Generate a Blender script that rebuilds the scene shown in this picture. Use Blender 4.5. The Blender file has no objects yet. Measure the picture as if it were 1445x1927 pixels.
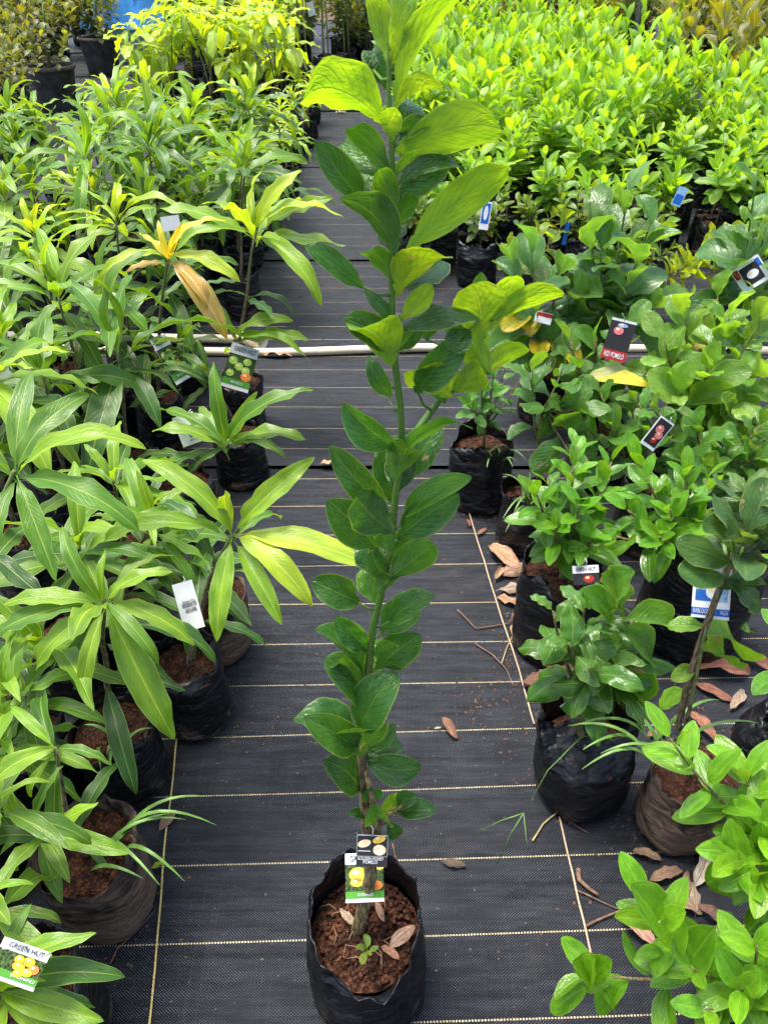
import bpy, bmesh, math, random
from mathutils import Vector, Matrix, noise

RAD = math.radians
rnd = random.Random(11)
sc = bpy.context.scene
col = sc.collection

# ---------------------------------------------------------------- camera
FPX, CAMH, PITCH = 1456.0, 1.535, RAD(37.5)
cd = bpy.data.cameras.new('camera')
cam = bpy.data.objects.new('camera', cd)
col.objects.link(cam)
cam.location = (0, 0, CAMH)
cam.rotation_euler = (RAD(90) - PITCH, 0, 0)
cd.sensor_fit = 'VERTICAL'
cd.sensor_height = 24.0
cd.lens = 24.0 * FPX / 1927.0
cd.clip_start = 0.02
cd.clip_end = 2000
sc.camera = cam

# ---------------------------------------------------------------- sky, sun, exposure
SUN_EL, SUN_AZ = 76.0, 300.0         # degrees, azimuth clockwise from +Y (the far end of the aisle): high, a little to the left
w = bpy.data.worlds.new('World')
sc.world = w
w.use_nodes = True
nt = w.node_tree
bg = nt.nodes['Background']
sky = nt.nodes.new('ShaderNodeTexSky')
sky.sky_type = 'NISHITA'
sky.sun_disc = False
sky.sun_elevation = RAD(SUN_EL)
sky.sun_rotation = RAD(SUN_AZ)
sky.dust_density = 4.0
sky.air_density = 0.8
nt.links.new(sky.outputs[0], bg.inputs[0])
bg.inputs[1].default_value = 0.15
sd = bpy.data.lights.new('sun', 'SUN')
sun = bpy.data.objects.new('sun', sd)
col.objects.link(sun)
sd.energy = 2.1
sd.angle = RAD(20)
sd.color = (1.0, 0.96, 0.88)
_d = Vector((math.sin(RAD(SUN_AZ)) * math.cos(RAD(SUN_EL)), math.cos(RAD(SUN_AZ)) * math.cos(RAD(SUN_EL)), math.sin(RAD(SUN_EL))))
sun.rotation_euler = _d.to_track_quat('Z', 'Y').to_euler()
sun.location = _d * 20
vs = sc.view_settings
vs.view_transform = 'Standard'
vs.look = 'None'
vs.gamma = 1.0
vs.use_curve_mapping = False
vs.exposure = 1.52
sc.cycles.max_bounces = 4
sc.cycles.diffuse_bounces = 3
sc.cycles.glossy_bounces = 2
sc.cycles.transmission_bounces = 3
sc.cycles.use_denoising = True
sc.cycles.use_adaptive_sampling = True
sc.cycles.adaptive_threshold = 0.03
sc.cycles.use_light_tree = False

# ---------------------------------------------------------------- geometry of the view: real positions from the photograph
CT, ST = math.cos(PITCH), math.sin(PITCH)


def ray(px, py):
    a = (px - 722.5) / FPX
    b = -(py - 963.5) / FPX
    return Vector((a, CT + b * ST, -ST + b * CT))


def G(px, py, z=0.0):
    """point on the ground (or at height z) seen at photo pixel px, py"""
    d = ray(px, py)
    return Vector((0, 0, CAMH)) + d * ((z - CAMH) / d.z)


def P(px, py, Y):
    """point at distance Y down the aisle seen at photo pixel px, py"""
    d = ray(px, py)
    return Vector((0, 0, CAMH)) + d * (Y / d.y)


def pix(p):
    v = Vector(p) - Vector((0, 0, CAMH))
    dep = v.y * CT - v.z * ST
    u = v.y * ST + v.z * CT
    return 722.5 + FPX * v.x / dep, 963.5 - FPX * u / dep


EYE = Vector((0, 0, CAMH))
UP = Vector((0, 0, 1))

# ---------------------------------------------------------------- object helpers


def tag(o, label=None, cat=None, group=None, kind=None):
    if label: o['label'] = label
    if cat: o['category'] = cat
    if group: o['group'] = group
    if kind: o['kind'] = kind
    return o


def empty(name, loc):
    o = bpy.data.objects.new(name, None)
    col.objects.link(o)
    o.location = loc
    o.empty_display_size = 0.05
    return o


def add(name, me, parent=None, loc=None, mat=None, M=None, color=None):
    o = bpy.data.objects.new(name, me)
    col.objects.link(o)
    if parent is not None: o.parent = parent
    if M is not None: o.matrix_basis = M
    elif loc is not None: o.location = loc
    if mat is not None and not me.materials: me.materials.append(mat)
    if color is not None: o.color = (color[0], color[1], color[2], 1.0)
    return o


def mesh(name, verts, faces, mat=None, smooth=True, uvs=None):
    me = bpy.data.meshes.new(name)
    me.from_pydata(verts, [], faces)
    if smooth: me.polygons.foreach_set('use_smooth', [True] * len(me.polygons))
    if uvs is not None:
        ul = me.uv_layers.new(name='UVMap')
        vi = [0] * len(me.loops)
        me.loops.foreach_get('vertex_index', vi)
        flat = []
        for i in vi: flat += uvs[i]
        ul.data.foreach_set('uv', flat)
    if mat is not None: me.materials.append(mat)
    me.update()
    return me


class MB:
    """collects shapes for one mesh"""
    def __init__(s): s.v, s.f = [], []

    def tube(s, pts, rad, n=8, cap=True):
        pts = [Vector(p) for p in pts]
        b0 = len(s.v)
        prev = None
        for i, p in enumerate(pts):
            t = (pts[min(i + 1, len(pts) - 1)] - pts[max(i - 1, 0)])
            t = t.normalized() if t.length > 1e-9 else Vector((0, 0, 1))
            if prev is None:
                a = Vector((1, 0, 0)) if abs(t.x) < 0.8 else Vector((0, 1, 0))
                x = (a - t * a.dot(t)).normalized()
            else:
                x = (prev - t * prev.dot(t)).normalized()
            prev = x
            y = t.cross(x)
            r = rad[i] if isinstance(rad, (list, tuple)) else rad
            for k in range(n):
                an = 2 * math.pi * k / n
                s.v.append(p + x * (math.cos(an) * r) + y * (math.sin(an) * r))
        for i in range(len(pts) - 1):
            for k in range(n):
                a = b0 + i * n + k
                b = b0 + i * n + (k + 1) % n
                s.f.append((a, b, b + n, a + n))
        if cap:
            s.f.append(tuple(b0 + k for k in range(n))[::-1])
            e = b0 + (len(pts) - 1) * n
            s.f.append(tuple(e + k for k in range(n)))
        return s

    def box(s, c, sx, sy, sz, R=None):
        b0 = len(s.v)
        for dx in (-.5, .5):
            for dy in (-.5, .5):
                for dz in (-.5, .5):
                    v = Vector((dx * sx, dy * sy, dz * sz))
                    if R: v = R @ v
                    s.v.append(Vector(c) + v)
        for q in ((0, 1, 3, 2), (4, 6, 7, 5), (0, 4, 5, 1), (2, 3, 7, 6), (0, 2, 6, 4), (1, 5, 7, 3)):
            s.f.append(tuple(b0 + i for i in q))
        return s

    def lathe(s, prof, n=24, c=(0, 0, 0)):
        b0 = len(s.v)
        for (r, z) in prof:
            for k in range(n):
                an = 2 * math.pi * k / n
                s.v.append(Vector(c) + Vector((r * math.cos(an), r * math.sin(an), z)))
        for i in range(len(prof) - 1):
            for k in range(n):
                a = b0 + i * n + k
                b = b0 + i * n + (k + 1) % n
                s.f.append((a, b, b + n, a + n))
        return s

    def poly(s, pts):
        b0 = len(s.v)
        s.v += [Vector(p) for p in pts]
        s.f.append(tuple(range(b0, b0 + len(pts))))
        return s

    def mesh(s, name, mat=None, smooth=True): return mesh(name, s.v, s.f, mat, smooth)


# ---------------------------------------------------------------- material helpers
def new_mat(name):
    m = bpy.data.materials.new(name)
    m.use_nodes = True
    t = m.node_tree
    for n in list(t.nodes): t.nodes.remove(n)
    out = t.nodes.new('ShaderNodeOutputMaterial')
    return m, t, out


class NB:
    """tiny node builder: math on sockets"""
    def __init__(s, t): s.t = t

    def n(s, typ, **kw):
        x = s.t.nodes.new(typ)
        for k, v in kw.items(): setattr(x, k, v)
        return x

    def put(s, sock, v):
        if isinstance(v, bpy.types.NodeSocket): s.t.links.new(v, sock)
        elif isinstance(v, (tuple, list)):
            v = tuple(v)
            if sock.type == 'RGBA' and len(v) == 3: v = v + (1.0,)
            sock.default_value = v
        else:
            sock.default_value = v

    def m(s, op, a, b=0.0, c=0.0, clamp=False):
        x = s.n('ShaderNodeMath', operation=op)
        x.use_clamp = clamp
        for i, v in enumerate((a, b, c)): s.put(x.inputs[i], v)
        return x.outputs[0]

    def step(s, v, lo, hi):
        x = s.n('ShaderNodeMapRange', interpolation_type='SMOOTHSTEP')
        s.put(x.inputs[0], v)
        s.put(x.inputs[1], lo)
        s.put(x.inputs[2], hi)
        return x.outputs[0]

    def mix(s, f, a, b, blend='MIX'):
        x = s.n('ShaderNodeMix', data_type='RGBA', blend_type=blend)
        s.put(x.inputs[0], f)
        s.put(x.inputs[6], a)
        s.put(x.inputs[7], b)
        return x.outputs[2]

    def noise(s, vec, scale, detail=3.0, rough=0.5, dim='3D', w=None):
        x = s.n('ShaderNodeTexNoise', noise_dimensions=dim)
        if vec is not None: s.put(x.inputs['Vector'], vec)
        if w is not None: s.put(x.inputs['W'], w)
        s.put(x.inputs['Scale'], scale)
        s.put(x.inputs['Detail'], detail)
        s.put(x.inputs['Roughness'], rough)
        return x.outputs['Fac']

    def scale(s, vec, xyz):
        x = s.n('ShaderNodeMapping')
        s.put(x.inputs['Vector'], vec)
        x.inputs['Scale'].default_value = xyz
        return x.outputs[0]

    def bump(s, h, strength, dist, normal=None):
        x = s.n('ShaderNodeBump')
        s.put(x.inputs['Height'], h)
        x.inputs['Strength'].default_value = strength
        x.inputs['Distance'].default_value = dist
        if normal is not None: s.put(x.inputs['Normal'], normal)
        return x.outputs[0]

    def bsdf(s, color, rough, normal=None, spec=0.5, **kw):
        x = s.n('ShaderNodeBsdfPrincipled')
        s.put(x.inputs['Base Color'], color)
        s.put(x.inputs['Roughness'], rough)
        s.put(x.inputs['Specular IOR Level'], spec)
        if normal is not None: s.put(x.inputs['Normal'], normal)
        for k, v in kw.items(): s.put(x.inputs[k.replace('_', ' ')], v)
        return x.outputs[0]


def leaf_material(name, veins=16, slope=0.35, midrib=(0.42, 0.45, 0.10), midw=0.085, vein_amt=0.35, gloss=0.36,
                  src='object', trans=0.36, under=0.35, drops=0.0, damage=0.0, edge=0.25, relief=1.0):
    m, t, out = new_mat(name)
    b = NB(t)
    uv = b.n('ShaderNodeUVMap')
    uv.uv_map = 'UVMap'
    sep = b.n('ShaderNodeSeparateXYZ')
    b.put(sep.inputs[0], uv.outputs[0])
    u, v = sep.outputs[0], sep.outputs[1]
    oi = b.n('ShaderNodeObjectInfo')
    d = b.m('MULTIPLY', b.m('ABSOLUTE', b.m('SUBTRACT', v, 0.5)), 2.0)
    if src == 'object': base = oi.outputs['Color']
    else:
        at = b.n('ShaderNodeAttribute')
        at.attribute_name = 'tint'
        base = at.outputs['Color']
    tc = b.n('ShaderNodeTexCoord')
    shift = b.n('ShaderNodeVectorMath', operation='ADD')
    b.put(shift.inputs[0], uv.outputs[0] if src == 'object' else tc.outputs['Object'])
    cmb = b.n('ShaderNodeCombineXYZ')
    b.put(cmb.inputs[0], b.m('MULTIPLY', oi.outputs['Random'], 37.0))
    b.put(cmb.inputs[2], b.m('MULTIPLY', oi.outputs['Random'], 11.0))
    b.put(shift.inputs[1], cmb.outputs[0])
    vec = shift.outputs[0]
    n1 = b.noise(vec, 3.0, 2.0, 0.6)
    base = b.mix(b.step(n1, 0.3, 0.75), b.mix(1.0, base, (0.72, 0.78, 0.8), 'MULTIPLY'), b.mix(1.0, base, (1.25, 1.15, 1.0), 'MULTIPLY'))
    ph = b.m('FRACT', b.m('SUBTRACT', b.m('MULTIPLY', u, float(veins)), b.m('MULTIPLY', d, slope * veins)))
    vl = b.m('ABSOLUTE', b.m('SUBTRACT', ph, 0.5))
    vmask = b.m('MULTIPLY', b.m('SUBTRACT', 1.0, b.step(vl, 0.02, 0.13)), b.m('SUBTRACT', 1.0, b.step(d, 0.55, 0.95)))
    mmask = b.m('SUBTRACT', 1.0, b.step(d, midw * 0.45, midw))
    light = b.mix(1.0, base, (1.9, 1.6, 1.6), 'MULTIPLY')
    c = b.mix(b.m('MULTIPLY', vmask, vein_amt), base, light)
    c = b.mix(b.m('MULTIPLY', b.step(d, 0.9, 0.985), edge), c, (0.34, 0.42, 0.10))
    c = b.mix(b.m('MULTIPLY', mmask, 0.68), c, b.mix(0.5, midrib, light))
    if damage > 0:
        dn = b.noise(vec, 2.3, 3.0, 0.65)
        lim = b.m('SUBTRACT', 0.86, b.m('MULTIPLY', b.step(oi.outputs['Random'], 1.0 - damage, 1.0), 0.26))
        dm = b.step(dn, lim, b.m('ADD', lim, 0.035))
        c = b.mix(dm, c, b.mix(n1, (0.12, 0.07, 0.03), (0.46, 0.36, 0.24)))
        sp = b.n('ShaderNodeTexVoronoi')
        b.put(sp.inputs['Vector'], vec)
        sp.inputs['Scale'].default_value = 5.0
        c = b.mix(b.m('MULTIPLY', b.m('LESS_THAN', sp.outputs['Distance'], 0.05), b.step(n1, 0.5, 0.6)), c, (0.12, 0.07, 0.02))
    geo = b.n('ShaderNodeNewGeometry')
    uc = b.mix(under, c, b.mix(0.5, light, (0.30, 0.38, 0.12)))
    cc = b.mix(geo.outputs['Backfacing'], c, uc)
    rough = b.m('ADD', b.m('MULTIPLY', n1, 0.2), gloss - 0.1)
    rough = b.m('ADD', rough, b.m('MULTIPLY', geo.outputs['Backfacing'], 0.22))
    h = b.m('ADD', b.m('MULTIPLY', vmask, -0.35), b.m('MULTIPLY', mmask, -0.6))
    h = b.m('ADD', h, b.m('MULTIPLY', b.noise(vec, 7.0, 2.0), 1.2))
    nrm = b.bump(h, 0.35 * relief, 0.0035)
    if drops > 0:
        vo = b.n('ShaderNodeTexVoronoi')
        b.put(vo.inputs['Vector'], vec)
        vo.inputs['Scale'].default_value = 15.0
        ds = b.n('ShaderNodeSeparateColor')
        b.put(ds.inputs[0], vo.outputs['Color'])
        size = b.m('MULTIPLY', b.step(ds.outputs[0], 1.0 - drops, 1.0), 0.34)
        dr = b.m('MULTIPLY', b.step(b.m('SUBTRACT', size, vo.outputs['Distance']), 0.0, 0.10), b.m('SUBTRACT', 1.0, geo.outputs['Backfacing']))
        nrm = b.bump(dr, 0.9, 0.004, nrm)
        rough = b.m('MULTIPLY', rough, b.m('SUBTRACT', 1.0, b.m('MULTIPLY', dr, 0.85)))
    p = b.bsdf(cc, rough, nrm, 0.5)
    tr = b.n('ShaderNodeBsdfTranslucent')
    b.put(tr.inputs[0], b.mix(1.0, c, (2.6, 2.1, 0.55), 'MULTIPLY'))
    b.put(tr.inputs['Normal'], nrm)
    ms = b.n('ShaderNodeMixShader')
    ms.inputs[0].default_value = trans
    b.put(ms.inputs[1], p)
    b.put(ms.inputs[2], tr.outputs[0])
    t.links.new(ms.outputs[0], out.inputs[0])
    return m


M_MANGO = leaf_material('mango_leaf_surface', 19, 0.16, (0.46, 0.50, 0.10), 0.085, 0.14, 0.40, damage=0.22, edge=0.45, drops=0.03)
M_POMELO = leaf_material('pomelo_leaf_surface', 9, 0.35, (0.16, 0.26, 0.07), 0.06, 0.10, 0.30, damage=0.35, edge=0.35, drops=0.12, relief=1.9, trans=0.45, under=0.12)
M_SHINY = leaf_material('wet_citrus_leaf_surface', 9, 0.35, (0.28, 0.40, 0.08), 0.06, 0.07, 0.24, damage=0.04, edge=0.35, drops=0.22, relief=1.2)
M_CITRUS = leaf_material('young_citrus_leaf_surface', 9, 0.3, (0.36, 0.48, 0.08), 0.08, 0.08, 0.38, trans=0.42, damage=0.02, edge=0.15)
M_DROOP = leaf_material('drooping_leaf_surface', 13, 0.3, (0.45, 0.50, 0.10), 0.09, 0.18, 0.42, trans=0.42, edge=0.2)
M_FAR = leaf_material('far_leaf_surface', 9, 0.3, (0.36, 0.45, 0.08), 0.09, 0.2, 0.42, src='attr', trans=0.42, edge=0.1)


def simple_mat(name, color, rough=0.5, var=0.25, scale=40.0, bumpd=0.0, spec=0.5, var_color=None, coords='Object', **kw):
    m, t, out = new_mat(name)
    b = NB(t)
    tc = b.n('ShaderNodeTexCoord')
    n = b.noise(tc.outputs[coords], scale, 4.0, 0.6)
    dark = tuple(x * (1 - var) for x in color)
    lite = var_color or tuple(min(1, x * (1 + var)) for x in color)
    c = b.mix(b.step(n, 0.3, 0.7), dark, lite)
    nrm = b.bump(n, 0.6, bumpd) if bumpd > 0 else None
    t.links.new(b.bsdf(c, rough, nrm, spec, **kw), out.inputs[0])
    return m


def stem_material(name, wood, green, z0, z1):
    """bark low down, green young wood higher up (metres above the plant's base)"""
    m, t, out = new_mat(name)
    b = NB(t)
    tc = b.n('ShaderNodeTexCoord')
    sep = b.n('ShaderNodeSeparateXYZ')
    b.put(sep.inputs[0], tc.outputs['Object'])
    sv = b.scale(tc.outputs['Object'], (1.0, 1.0, 0.22))
    n = b.noise(sv, 260.0, 4.0, 0.65)
    n2 = b.noise(tc.outputs['Object'], 30.0, 3.0)
    woodc = b.mix(b.step(n, 0.38, 0.62), tuple(x * 0.35 for x in wood), tuple(x * 1.5 for x in wood))
    greenc = b.mix(n2, tuple(x * 0.75 for x in green), tuple(x * 1.2 for x in green))
    f = b.step(b.m('ADD', sep.outputs[2], b.m('MULTIPLY', b.m('SUBTRACT', n2, 0.5), 0.15)), z0, z1)
    c = b.mix(f, woodc, greenc)
    nrm = b.bump(n, 0.8, 0.002)
    t.links.new(b.bsdf(c, b.m('SUBTRACT', 0.8, b.m('MULTIPLY', f, 0.35)), nrm, 0.35), out.inputs[0])
    return m


M_STEM_C = stem_material('pomelo_stem_bark', (0.17, 0.13, 0.055), (0.075, 0.15, 0.02), 0.42, 0.75)
M_STEM_P = stem_material('tall_pomelo_bark', (0.19, 0.14, 0.06), (0.085, 0.18, 0.025), 0.66, 0.92)
M_STEM_M = stem_material('mango_stem_bark', (0.16, 0.12, 0.075), (0.11, 0.15, 0.04), 0.42, 0.75)
M_STEM_W = stem_material('woody_trunk_bark', (0.15, 0.105, 0.06), (0.09, 0.15, 0.03), 0.62, 0.95)
M_STEM_S = stem_material('sapling_stem_bark', (0.20, 0.15, 0.08), (0.11, 0.19, 0.03), 0.30, 0.55)


def bag_material(name, mud=0.35, mudtop=0.12, gloss=0.33):
    m, t, out = new_mat(name)
    b = NB(t)
    tc = b.n('ShaderNodeTexCoord')
    oi = b.n('ShaderNodeObjectInfo')
    off = b.n('ShaderNodeVectorMath', operation='ADD')
    cmb = b.n('ShaderNodeCombineXYZ')
    b.put(cmb.inputs[0], b.m('MULTIPLY', oi.outputs['Random'], 23.0))
    b.put(cmb.inputs[1], b.m('MULTIPLY', oi.outputs['Random'], 7.0))
    b.put(off.inputs[0], tc.outputs['Object'])
    b.put(off.inputs[1], cmb.outputs[0])
    vec = off.outputs[0]
    sep = b.n('ShaderNodeSeparateXYZ')
    b.put(sep.inputs[0], tc.outputs['Object'])
    cre0 = b.noise(b.scale(vec, (0.5, 0.5, 1.0)), 20.0, 3.0, 0.5)
    cre = b.m('ABSOLUTE', b.m('SUBTRACT', b.m('MULTIPLY', cre0, 4.0), 2.0))
    fine = b.noise(vec, 120.0, 4.0, 0.6)
    big = b.noise(vec, 14.0, 4.0, 0.65)
    low = b.m('SUBTRACT', 1.0, b.step(sep.outputs[2], 0.0, mudtop))
    mm = b.step(b.m('ADD', big, b.m('MULTIPLY', low, 0.28)), 0.80 - mud * 0.5, 0.98 - mud * 0.4)
    geo = b.n('ShaderNodeNewGeometry')
    mudc = b.mix(fine, (0.10, 0.062, 0.038), (0.26, 0.17, 0.11))
    c = b.mix(b.m('MULTIPLY', mm, 0.75), (0.006, 0.0065, 0.008), mudc)
    dust = b.m('MULTIPLY', b.step(big, 0.45, 0.8), 0.10)
    c = b.mix(dust, c, (0.22, 0.19, 0.17))
    rough = b.m('ADD', gloss, b.m('MULTIPLY', mm, 0.4))
    rough = b.m('ADD', rough, b.m('MULTIPLY', fine, 0.18))
    nrm = b.bump(b.m('ADD', cre, b.m('MULTIPLY', fine, 0.10)), 0.7, 0.014)
    t.links.new(b.bsdf(c, rough, nrm, 0.32), out.inputs[0])
    return m


M_BAG = bag_material('black_polythene', 0.22, 0.10)
M_BAG_MUD = bag_material('muddy_black_polythene', 0.75, 0.22, 0.42)
M_BAG_CLEAN = bag_material('clean_black_polythene', 0.10, 0.07, 0.24)


def soil_material():
    m, t, out = new_mat('red_soil')
    b = NB(t)
    tc = b.n('ShaderNodeTexCoord')
    n = b.noise(tc.outputs['Object'], 45.0, 6.0, 0.7)
    n2 = b.noise(tc.outputs['Object'], 160.0, 4.0, 0.7)
    n3 = b.noise(tc.outputs['Object'], 12.0, 3.0, 0.5)
    vo = b.n('ShaderNodeTexVoronoi')
    b.put(vo.inputs['Vector'], tc.outputs['Object'])
    vo.inputs['Scale'].default_value = 130.0
    c = b.mix(b.step(n, 0.35, 0.65), (0.030, 0.012, 0.007), (0.200, 0.076, 0.038))
    c = b.mix(b.m('MULTIPLY', b.step(vo.outputs['Distance'], 0.25, 0.6), 0.6), c, (0.012, 0.006, 0.004))
    c = b.mix(b.step(n3, 0.55, 0.75), c, (0.06, 0.04, 0.025))
    c = b.mix(b.m('MULTIPLY', b.step(n2, 0.60, 0.70), 0.45), c, (0.22, 0.11, 0.065))
    nrm = b.bump(b.m('SUBTRACT', b.m('ADD', n, b.m('MULTIPLY', n2, 0.5)), vo.outputs['Distance']), 1.0, 0.012)
    t.links.new(b.bsdf(c, 0.9, nrm, 0.2), out.inputs[0])
    return m


M_SOIL = soil_material()
M_WHITE = simple_mat('white_card', (0.62, 0.63, 0.64), 0.7, 0.04, 60, spec=0.15)
M_GREY = simple_mat('grey_card', (0.45, 0.47, 0.48), 0.7, 0.06, 60, spec=0.15)
M_BLACK = simple_mat('black_print', (0.02, 0.02, 0.022), 0.7, 0.1, 60, spec=0.15)
M_GREENP = simple_mat('green_print', (0.07, 0.25, 0.03), 0.7, 0.08, 60, spec=0.15)
M_DKPHOTO = simple_mat('dark_foliage_print', (0.015, 0.035, 0.012), 0.7, 0.9, 260, var_color=(0.08, 0.14, 0.04), spec=0.15)
M_YELLOW = simple_mat('yellow_fruit_print', (0.58, 0.40, 0.06), 0.7, 0.18, 120, spec=0.15)
M_ORANGE = simple_mat('orange_fruit_print', (0.70, 0.20, 0.04), 0.7, 0.15, 120, spec=0.15)
M_MANGOFR = simple_mat('mango_fruit_print', (0.72, 0.36, 0.03), 0.7, 0.2, 120, spec=0.15)
M_LIMEFR = simple_mat('green_fruit_print', (0.32, 0.52, 0.09), 0.7, 0.2, 120, spec=0.15)
M_REDP = simple_mat('red_print', (0.30, 0.022, 0.02), 0.7, 0.1, 60, spec=0.15)
M_PINK = simple_mat('pink_fruit_print', (0.50, 0.14, 0.15), 0.7, 0.25, 200, spec=0.15)
M_BLUEP = simple_mat('blue_print', (0.015, 0.10, 0.38), 0.7, 0.12, 60, spec=0.15)
M_SKYP = simple_mat('pale_blue_print', (0.20, 0.36, 0.52), 0.7, 0.3, 160, spec=0.15)
M_CREAMP = simple_mat('cream_fruit_print', (0.74, 0.55, 0.33), 0.7, 0.2, 120, spec=0.15)
M_WIRE = simple_mat('clear_tie', (0.6, 0.6, 0.58), 0.35, 0.05, 60)
M_PVC = simple_mat('cream_pvc', (0.66, 0.54, 0.38), 0.38, 0.10, 14, var_color=(0.76, 0.66, 0.50))
M_PVCW = simple_mat('white_pvc', (0.72, 0.72, 0.69), 0.35, 0.10, 20)
M_STRING = simple_mat('yellow_twine', (0.50, 0.40, 0.14), 0.75, 0.3, 300)
M_STRINGT = simple_mat('tan_twine', (0.42, 0.31, 0.20), 0.75, 0.3, 300)
M_STRINGG = simple_mat('grey_twine', (0.33, 0.30, 0.22), 0.75, 0.3, 300)
M_POT = simple_mat('weathered_pot_plastic', (0.018, 0.018, 0.019), 0.5, 0.5, 9, var_color=(0.045, 0.043, 0.042))
M_POTRIM = simple_mat('dusty_pot_rim', (0.08, 0.065, 0.05), 0.7, 0.4, 30)
M_TWIG = simple_mat('dry_twig', (0.16, 0.09, 0.055), 0.85, 0.45, 120)
M_GRASS = simple_mat('grass_blade_surface', (0.09, 0.19, 0.03), 0.45, 0.3, 30)
M_STRAW = simple_mat('dry_stalk', (0.34, 0.25, 0.11), 0.8, 0.3, 60)
M_BLUETARP = simple_mat('blue_sheet_plastic', (0.06, 0.34, 0.78), 0.4, 0.2, 5)
M_TANK = simple_mat('pale_blue_metal', (0.20, 0.30, 0.36), 0.45, 0.15, 4)
M_POLE = simple_mat('galvanised_steel', (0.55, 0.56, 0.56), 0.35, 0.15, 30, Metallic=0.7)
M_CANE = simple_mat('bamboo_stake', (0.36, 0.27, 0.16), 0.7, 0.25, 40)


def dead_leaf_material():
    m, t, out = new_mat('dead_leaf_surface')
    b = NB(t)
    uv = b.n('ShaderNodeUVMap')
    uv.uv_map = 'UVMap'
    oi = b.n('ShaderNodeObjectInfo')
    sep = b.n('ShaderNodeSeparateXYZ')
    b.put(sep.inputs[0], uv.outputs[0])
    d = b.m('MULTIPLY', b.m('ABSOLUTE', b.m('SUBTRACT', sep.outputs[1], 0.5)), 2.0)
    sh = b.n('ShaderNodeVectorMath', operation='ADD')
    cmb = b.n('ShaderNodeCombineXYZ')
    b.put(cmb.inputs[0], b.m('MULTIPLY', oi.outputs['Random'], 31.0))
    b.put(sh.inputs[0], uv.outputs[0])
    b.put(sh.inputs[1], cmb.outputs[0])
    n = b.noise(sh.outputs[0], 6.0, 5.0, 0.65)
    c = b.mix(b.step(n, 0.3, 0.75), b.mix(1.0, oi.outputs['Color'], (0.55, 0.5, 0.5), 'MULTIPLY'), b.mix(1.0, oi.outputs['Color'], (1.3, 1.25, 1.2), 'MULTIPLY'))
    mm = b.m('SUBTRACT', 1.0, b.step(d, 0.03, 0.09))
    c = b.mix(b.m('MULTIPLY', mm, 0.5), c, (0.32, 0.2, 0.12))
    c = b.mix(b.m('GREATER_THAN', b.noise(sh.outputs[0], 14.0, 2.0), 0.70), c, (0.05, 0.03, 0.02))
    nrm = b.bump(b.m('ADD', n, mm), 0.8, 0.006)
    t.links.new(b.bsdf(c, 0.75, nrm, 0.25), out.inputs[0])
    return m


M_DEAD = dead_leaf_material()

# ---------------------------------------------------------------- leaf shapes (base at the origin, tip at 0,1,0, upper face +Z)


def leaf_mesh(name, mat, wid, shape='lance', fold=0.25, arch=0.5, wave=0.06, wf=3.0, twist=0.0, pet=0.07, curl=0.0, wing=0.0,
              seed=0, nu=11, half=3, tipcurl=0.0):
    r = random.Random(seed)
    ph1, ph2 = r.uniform(0, 6.28), r.uniform(0, 6.28)
    wf = wf * r.uniform(0.8, 1.25)
    bend = r.uniform(-0.12, 0.12)

    def prof(t):
        if t <= 0 or t >= 1: return 0.0
        if shape == 'lance': p, q = 0.72, 0.80
        elif shape == 'ovate': p, q = 0.60, 0.62
        elif shape == 'ellip': p, q = 0.66, 0.74
        else: p, q = 0.70, 0.95
        tm = p / (p + q)
        return (t ** p) * ((1 - t) ** q) / ((tm ** p) * ((1 - tm) ** q))
    ts = [0.0, pet * 0.5, pet] + [pet + (1 - pet) * (1 - math.cos(math.pi * (i + 0.35) / (nu + 0.35))) / 2 for i in range(1, nu + 1)]
    ts[-1] = 1.0
    # spine
    sp, an = [], []
    y = z = 0.0
    pt = 0.0
    for t in ts:
        ang = arch * (0.5 - t) - tipcurl * max(0.0, t - 0.6) * 2.5
        dt = t - pt
        y += math.cos(ang) * dt
        z += math.sin(ang) * dt
        pt = t
        sp.append((y, z))
        an.append(ang)
    L = math.hypot(*sp[-1])
    a0 = math.atan2(sp[-1][1], sp[-1][0])
    verts, uvs, faces = [], [], []
    nc = 2 * half + 1
    for i, t in enumerate(ts):
        y, z = sp[i]
        yy = (y * math.cos(a0) + z * math.sin(a0)) / L
        zz = (-y * math.sin(a0) + z * math.cos(a0)) / L
        ang = an[i] - a0
        tb = (t - pet) / (1 - pet)
        hw = 0.5 * wid * prof(tb) if t > pet else 0.0
        hw = max(hw, 0.007 if t < 0.95 else 0.0006)
        if wing > 0 and 0.0 < t <= pet + 0.02: hw = max(hw, wing * 0.5 * wid * (t / pet) ** 0.7)
        tw = twist * (t - 0.3)
        for j in range(nc):
            v = (j - half) / half
            av = abs(v)
            f = fold * (1.0 - 0.35 * tb)
            x = v * hw * math.cos(f)
            h = av * hw * math.sin(f) - curl * hw * av * av * 1.2
            h += wave * wid * (av ** 1.6) * math.sin(6.28 * wf * t + (ph1 if v > 0 else ph2)) * min(1.0, hw / (0.2 * wid + 1e-6))
            h += 0.012 * wid * math.sin(41 * t + 3 * v) * av
            xr = x * math.cos(tw) - h * math.sin(tw)
            hr = x * math.sin(tw) + h * math.cos(tw)
            verts.append((xr + bend * wid * math.sin(math.pi * t), yy - math.sin(ang) * hr, zz + math.cos(ang) * hr))
            uvs.append((t, 0.5 + v * 0.5))
    for i in range(len(ts) - 1):
        for j in range(nc - 1):
            a = i * nc + j
            faces.append((a, a + 1, a + nc + 1, a + nc))
    return mesh(name, verts, faces, mat, True, uvs)


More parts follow.
